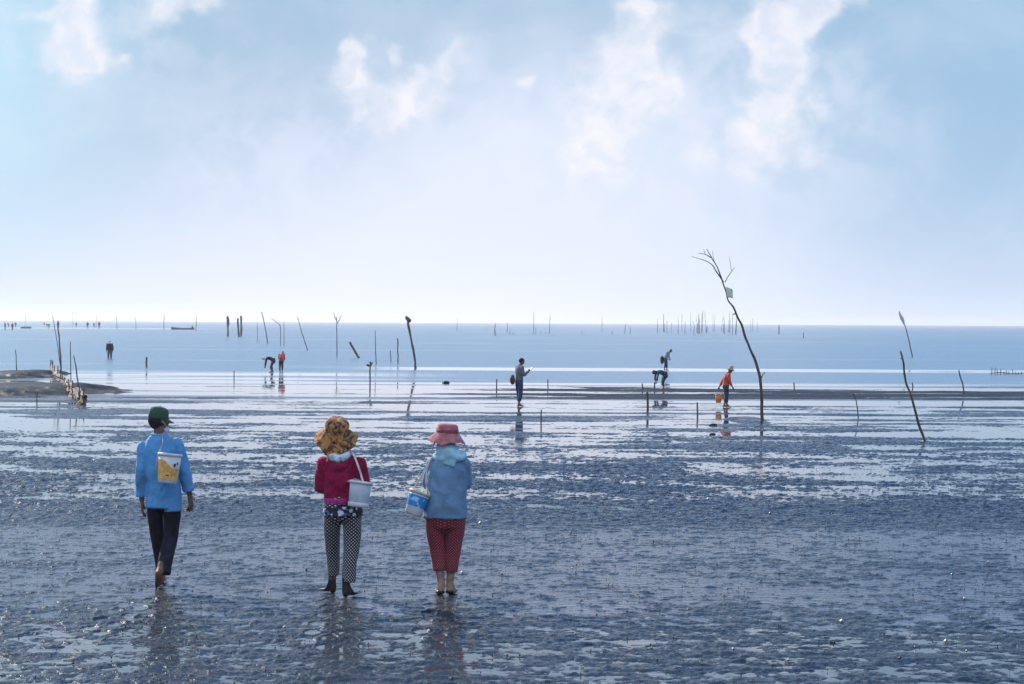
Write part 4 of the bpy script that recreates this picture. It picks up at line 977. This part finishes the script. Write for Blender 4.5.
ST = 'stakes left standing in the flats'
single = [
 ([(415.8, 368), (413.5, 352), (410.4, 335), (407.5, 318.5)], .085, .07, 'thick dark pole leaning left in the middle of the sea with a knobbed top'),
 ([(964, 394), (962.4, 383), (960.8, 377), (958.6, 370.4)], .035, .025, 'short crooked stick in the dark band near the right edge'),
 ([(858.4, 417.3), (857.2, 408), (855.6, 400), (852.7, 392.8)], .022, .014, 'thin curved stick between the two leaning dead stems'),
 ([(794.4, 391), (794.4, 383)], .03, .028, 'short stub just right of the tall crooked dead stem'),
 ([(647.6, 411), (647.5, 402), (647.6, 392.7)], .045, .042, 'thick upright stub below the two people at the sandbar'),
 ([(697.4, 415.5), (697.4, 403)], .03, .028, 'upright stub midway between the thick stub and the person in orange'),
 ([(541, 424), (541.2, 410)], .022, .02, 'thin upright stub right of the person looking at a phone, in the nearer pools'),
 ([(496.7, 390), (496.7, 379.5)], .03, .028, 'short stub left of the person looking at a phone'),
 ([(548, 388), (548, 379.5)], .028, .024, 'short thin stub right of the person looking at a phone, at the water edge'),
 ([(642.6, 390), (642.4, 384)], .035, .03, 'little stub left of the bent person in dark teal, leftmost of two'),
 ([(654.6, 389.4), (654.6, 383)], .035, .03, 'little stub right against the hands of the bent person in dark teal'),
 ([(234, 379.5), (234, 371)], .03, .025, 'small stub in front of the bent pair on the left'),
 ([(146.5, 367.5), (146.5, 357.6)], .06, .05, 'short stake right of the lone wading person'),
 ([(16.4, 375), (16.2, 362), (15.6, 349.8)], .035, .02, 'thin stake on the upper left sandbar'),
 ([(37, 405), (37, 392)], .022, .018, 'thin short stake at the front edge of the lower left sandbar'),
 ([(52, 372), (51.8, 360)], .03, .02, 'short stake at the far end of the fishing net'),
 ([(70.9, 389), (70.7, 365), (70.6, 342)], .032, .016, 'tall straight thin stake standing behind the middle of the fishing net'),
 ([(78.6, 396), (77.6, 380), (75.5, 366), (73, 356)], .035, .018, 'slanting thin stake at the near end of the fishing net'),
 ([(358.7, 358), (350, 342.7)], .10, .09, 'short thick pole leaning steeply left in the sea'),
 ([(376.3, 364), (375.6, 350), (375.3, 330.5)], .045, .02, 'slim upright pole between the steep leaning pole and the thick knobbed pole'),
 ([(391, 362), (390.4, 351)], .04, .03, 'faint short stake left of the upright dark stake beside the knobbed pole'),
 ([(398.2, 363.5), (397.8, 350), (397.9, 338.6)], .05, .04, 'upright dark stake just left of the thick knobbed pole'),
 ([(337, 356), (336.8, 335), (336.7, 317)], .05, .03, 'tall faint forked pole rising over the horizon above the sea'),
 ([(267.9, 343.5), (265, 327), (261.8, 312)], .075, .05, 'long pole leaning left and crossing the horizon left of centre'),
 ([(257.4, 341.5), (257.4, 323)], .05, .03, 'faint upright pole between the trio of thick posts and the leaning pole'),
 ([(280.4, 345), (280.2, 327), (276, 322), (270.8, 318)], .055, .03, 'hooked pole bent over to the left at its top'),
 ([(284, 346), (284, 322)], .05, .03, 'straight faint pole beside the hooked pole'),
 ([(307.4, 350), (302, 333), (297.5, 317)], .06, .035, 'long thin pole leaning left, right of the hooked pole'),
 ([(228, 336.2), (228, 317)], .22, .20, 'thick dark post near the horizon, leftmost of the trio of posts'),
 ([(239, 336.6), (237.8, 319)], .20, .18, 'thick dark post near the horizon, middle of the trio of posts'),
 ([(241.2, 336.2), (241, 316.6)], .21, .19, 'thick dark post near the horizon, rightmost of the trio of posts'),
 ([(779, 334), (779, 325)], .16, .14, 'short dark post alone near the horizon right of the dead tree stem'),
 ([(803.6, 338), (803.6, 333)], .09, .08, 'very small stub in the sea right of the lone horizon post'),
 ([(913, 387), (912.6, 383)], .03, .03, 'tiny stub between the pale bag pole and the leaning stick'),
 ([(61, 376), (60.2, 352), (58.6, 335), (57.6, 321)], .055, .028, 'tall dark pole on the left sandbar beside the fishing net'),
 ([(61.9, 376), (58.4, 350), (55.4, 332), (53, 315.5)], .03, .015, 'slender pole crossing the tall dark pole at the fishing net'),
]
for i, (pts, r0, r1, label) in enumerate(single):
    arms = ()
    if i == 0: arms = [([(409.0, 320.5), (407.2, 318.4), (406.6, 317.6)], .12, .09)]
    if i == 22: arms = [([(336.8, 321), (334.8, 317), (334, 313.6)], .03, .02), ([(336.9, 324), (340, 318.6), (341.6, 314.5)], .03, .015)]
    pole('stake', pts, r0, r1, label, 'stake', ST, barkb if i in (13, 14, 16, 17, 20, 22, 24, 25, 26, 27, 35) else None, below=.5, seed=i, arms=arms)
pole('stake', [(370, 384), (370, 372), (370.2, 362)], .04, .035, 'upright stake with a short crosspiece nailed near its top, right of the bent pair', 'stake', ST, arms=[([(367.5, 365), (370, 366), (372, 362.8)], .05, .03)])
lp = ['faint thin pole over the horizon behind the small far skiff', 'faint thin pole over the horizon behind the stooping figure right of the tall pole', 'faint thin pole between the last two of three upright far figures',
      'faint thin pole over the horizon first right of all the far figures', 'faint thin pole over the horizon midway between the far figures and the dark boat', 'faint thin pole over the horizon just left of the dark boat', 'faint thin pole over the horizon at the right end of the dark boat']
for i, (x, y0, y1) in enumerate([(26, 326, 315.5), (73, 326, 312), (96, 327, 315), (117, 329, 316), (136, 329, 317), (164, 330, 315), (196, 331, 316)]):
    prop(pole('pole', [(x, y0), (x + rs.uniform(-.5, .5), y1)], .16, .07, lp[i], 'pole', 'faint poles on the left horizon', barkb))
# forest of bamboo poles on the horizon, right of centre
rs = random.Random(12)
cl_ = [(457, 331, 318), (494.5, 335, 322), (496, 336, 325), (507, 333, 321.5), (510, 335, 330), (513, 335, 332), (533.5, 334, 312), (536, 334, 326), (549.5, 334, 315), (602, 332, 315.5), (582, 334, 331), (625, 334, 323), (630, 334, 326), (612, 335, 331), (541, 334, 331), (546, 334, 332)]
for i in range(34):
    x = 657 + rs.random() ** .8 * 80; b = 333 + rs.uniform(-2.5, 2); cl_.append((x, b, b - rs.choice([6, 9, 12, 14, 17, 20]) - rs.uniform(0, 2)))
for x in (751, 753, 757.5): cl_.append((x, 331.5, 321 - (x == 753) * 3))
proto = {}
for i, (x, y0, y1) in enumerate(cl_):
    g = pix(x, y0); h = (y0 - y1) * g.y / F; kd = i % 5
    if kd not in proto:
        rn = random.Random(kd); bm = bmesh.new()
        tube(bm, [(0, 0, -.15), (rn.uniform(-.02, .02), 0, .3), (rn.uniform(-.05, .05), 0, .7), (rn.uniform(-.09, .09), 0, 1)], [.028, .026, .02, .010], seg=6, n=3)
        if kd % 2: tube(bm, [(0, 0, .66), (.06, .02, .80), (.075, .02, .95)], [.014, .01, .006], seg=5, n=2)
        for v in bm.verts: v.co.x *= 1; v.co.z *= 1
        me = bpy.data.meshes.new('bamboo_pole'); bm.to_mesh(me); bm.free(); proto[kd] = link('bamboo_pole', me, barkb); o = proto[kd]
    else: o = proto[kd].copy(); col.objects.link(o)
    o.location = g; o.scale = (2.3, 2.3, h); o.rotation_euler = (0, R(rs.uniform(-7, 7)), rs.uniform(0, 6.28))
    right = x > 650
    mids = {457: 'faint bamboo pole alone on the horizon, leftmost of the middle ones', 494.5: 'taller bamboo pole of the close pair on the horizon above the person with a phone', 496: 'shorter bamboo pole of the close pair on the horizon above the person with a phone',
            507: 'tallest of three small bamboo poles on the horizon right of the person with a phone', 510: 'middle one of three small bamboo poles right of the person with a phone', 513: 'shortest of three small bamboo poles right of the person with a phone',
            533.5: 'tall thin bamboo pole on the horizon, tallest near the middle of the photo', 536: 'short bamboo pole close beside the tallest one near the middle', 541: 'bamboo stub between the two tall middle horizon poles, the left one',
            546: 'bamboo stub between the two tall middle horizon poles, the right one', 549.5: 'second tallest bamboo pole near the middle of the horizon, right of the tallest', 582: 'low bamboo stub alone left of the single tall pole on the horizon',
            602: 'single tall bamboo pole on the horizon left of the thicket', 612: 'low bamboo stub just right of the single tall horizon pole', 625: 'bamboo pole left of the thicket, left one of a short pair', 630: 'bamboo pole left of the thicket, right one of a short pair',
            751: 'bamboo pole right of the dead tree stem, leftmost of three', 753: 'bamboo pole right of the dead tree stem, tallest and middle of three', 757.5: 'bamboo pole right of the dead tree stem, rightmost of three'}
    prop(o, mids.get(x, 'slender faint bamboo pole in the thicket of poles left of the dead tree stem'), 'bamboo pole', 'scattered poles on the horizon' if x in mids else 'thicket of poles on the right horizon')
# low row of stakes at the right edge
rs = random.Random(5)
for i in range(11):
    x = 991.5 + i * 3.0 + rs.uniform(-.6, .6); y = 374.6; h = (7 if i in (0, 1) else rs.uniform(2.5, 5.5))
    pole('stake', [(x, y), (x + rs.uniform(-.6, .6), y - h)], .028, .02, ['leftmost and tall stake in the low broken row at the right edge', 'second tall stake in the low broken row at the right edge'][i] if i < 2 else 'short stub in the low broken row of stakes at the right edge', 'stake', 'low broken row of stakes at the right edge', None, below=.3)
tubes_o = tubes('net_rail', [([pix(990, 373.2, pix(990, 374.6).y), pix(1000, 372.4, pix(1000, 374.6).y), pix(1012, 373.6, pix(1000, 374.6).y), pix(1024, 373.0, pix(1000, 374.6).y)], [.015, .02, .018, .015])], barkb)
prop(tubes_o, 'sagging rail of old net along the low row of stakes at the right edge', 'net')

# crumpled fishing net on stakes, left sandbar
path = [(51, 372.5), (55, 378), (60, 383.5), (65, 389), (70, 395), (76, 400), (83, 404.5)]
PW = [pix(*p) for p in path]; g0 = PW[3].copy(); root = empty('fishing_net', g0)
prop(root, 'low crumpled brown fishing net strung on short stakes across the left sandbar', 'fishing net')
bm = bmesh.new(); tt, rr_ = resample(PW, [1] * len(PW), 16); a = []
for j, p in enumerate(tt):
    q = j / (len(tt) - 1); hgt = .44 * (.75 + .5 * mnoise.noise(Vector((q * 22, 1, 0)))); row = []
    for i in range(9):
        v = i / 8; off = Vector((mnoise.noise(Vector((q * 30, v * 3, 1))) * .16, mnoise.noise(Vector((q * 26, v * 3, 7))) * .3, 0))
        row.append(bm.verts.new(p - g0 + off + Vector((0, 0, -.05 + v * hgt))))
    for i in range(8, -1, -1):
        v = i / 8; off = Vector((.07 + mnoise.noise(Vector((q * 30, v * 3, 3))) * .16, mnoise.noise(Vector((q * 26, v * 3, 9))) * .3, 0))
        row.append(bm.verts.new(p - g0 + off + Vector((.03, 0, -.05 + v * hgt))))
    a.append(row)
for r0, r1 in zip(a[:-1], a[1:]):
    for i in range(18):
        bm.faces.new((r0[i], r0[(i + 1) % 18], r1[(i + 1) % 18], r1[i]))
me = bpy.data.meshes.new('netting'); bm.to_mesh(me); bm.free(); link('netting', me, mat('brown and straw netting', (.42, .30, .17), .9, .3, 3.2, .8, .02, 16, rgb2=(.10, .06, .05), lo=.4, hi=.56), root, smooth=False)
for j in range(13):
    p = tt[int(j / 12 * (len(tt) - 1))] - g0; hh = rs.uniform(.35, .62)
    tubes('net_stake', [([p + Vector((0, 0, -.2)), p + Vector((rs.uniform(-.05, .05), 0, hh))], [.028, .02])], bark, root, 7)

# small dark things lying on the flat
for (x, y, r_, lab) in [(713.5, 425.6, .075, 'dark clod in the bright pool below the person in orange'), (712.6, 434.5, .05, 'smaller dark clod just below the clod in the bright pool'), (446, 383, .12, 'low dark clump right of the stake with a crosspiece, at the water edge'), (832, 643.5, .022, 'dark sliver of debris on the mud at the lower right')]:
    g = pix(x, y); bm = bmesh.new(); bmesh.ops.create_icosphere(bm, subdivisions=3, radius=r_)
    for v in bm.verts: f = 1 + .5 * mnoise.noise(v.co * 2.2 / r_ + Vector((x, 0, 0))); v.co = Vector((v.co.x * 1.3 * f, v.co.y * f, v.co.z * .7 * f))
    me = bpy.data.meshes.new('mud_clod'); bm.to_mesh(me); bm.free(); o = link('mud_clod', me, mud); o.location = g; prop(o, lab, 'clod', 'dark lumps lying on the flat')

# shell grit and scraps strewn over the near mud
rs_ = np.random.RandomState(8); bm = bmesh.new()
for i in range(1800):
    y = 13 + 27 * rs_.rand() ** .8; x = rs_.uniform(-.27, .27) * y; a = rs_.uniform(0, 6.28); sz = rs_.uniform(.004, .010) * (1 + (rs_.rand() < .06) * 1.2)
    n_ = 5; ring = [bm.verts.new((x + sz * cos(a + k * 2 * pi / n_) * rs_.uniform(.7, 1.3), y + sz * sin(a + k * 2 * pi / n_), .016 + rs_.uniform(-.004, .004))) for k in range(n_)]
    tip = bm.verts.new((x, y, .022 + sz * .5)); bot = bm.verts.new((x, y, .004))
    for k in range(n_): bm.faces.new((ring[k], ring[(k + 1) % n_], tip)); bm.faces.new((ring[(k + 1) % n_], ring[k], bot))
me = bpy.data.meshes.new('shell_grit'); bm.to_mesh(me); bm.free()
prop(link('shell_grit', me, mat('wet shell and grit', (.36, .35, .33), .4, .2, 3.0, 0, rgb2=(.04, .035, .035), lo=.46, hi=.54), smooth=False), 'broken shells and grit strewn over the near mud', 'shell grit', kind='stuff')
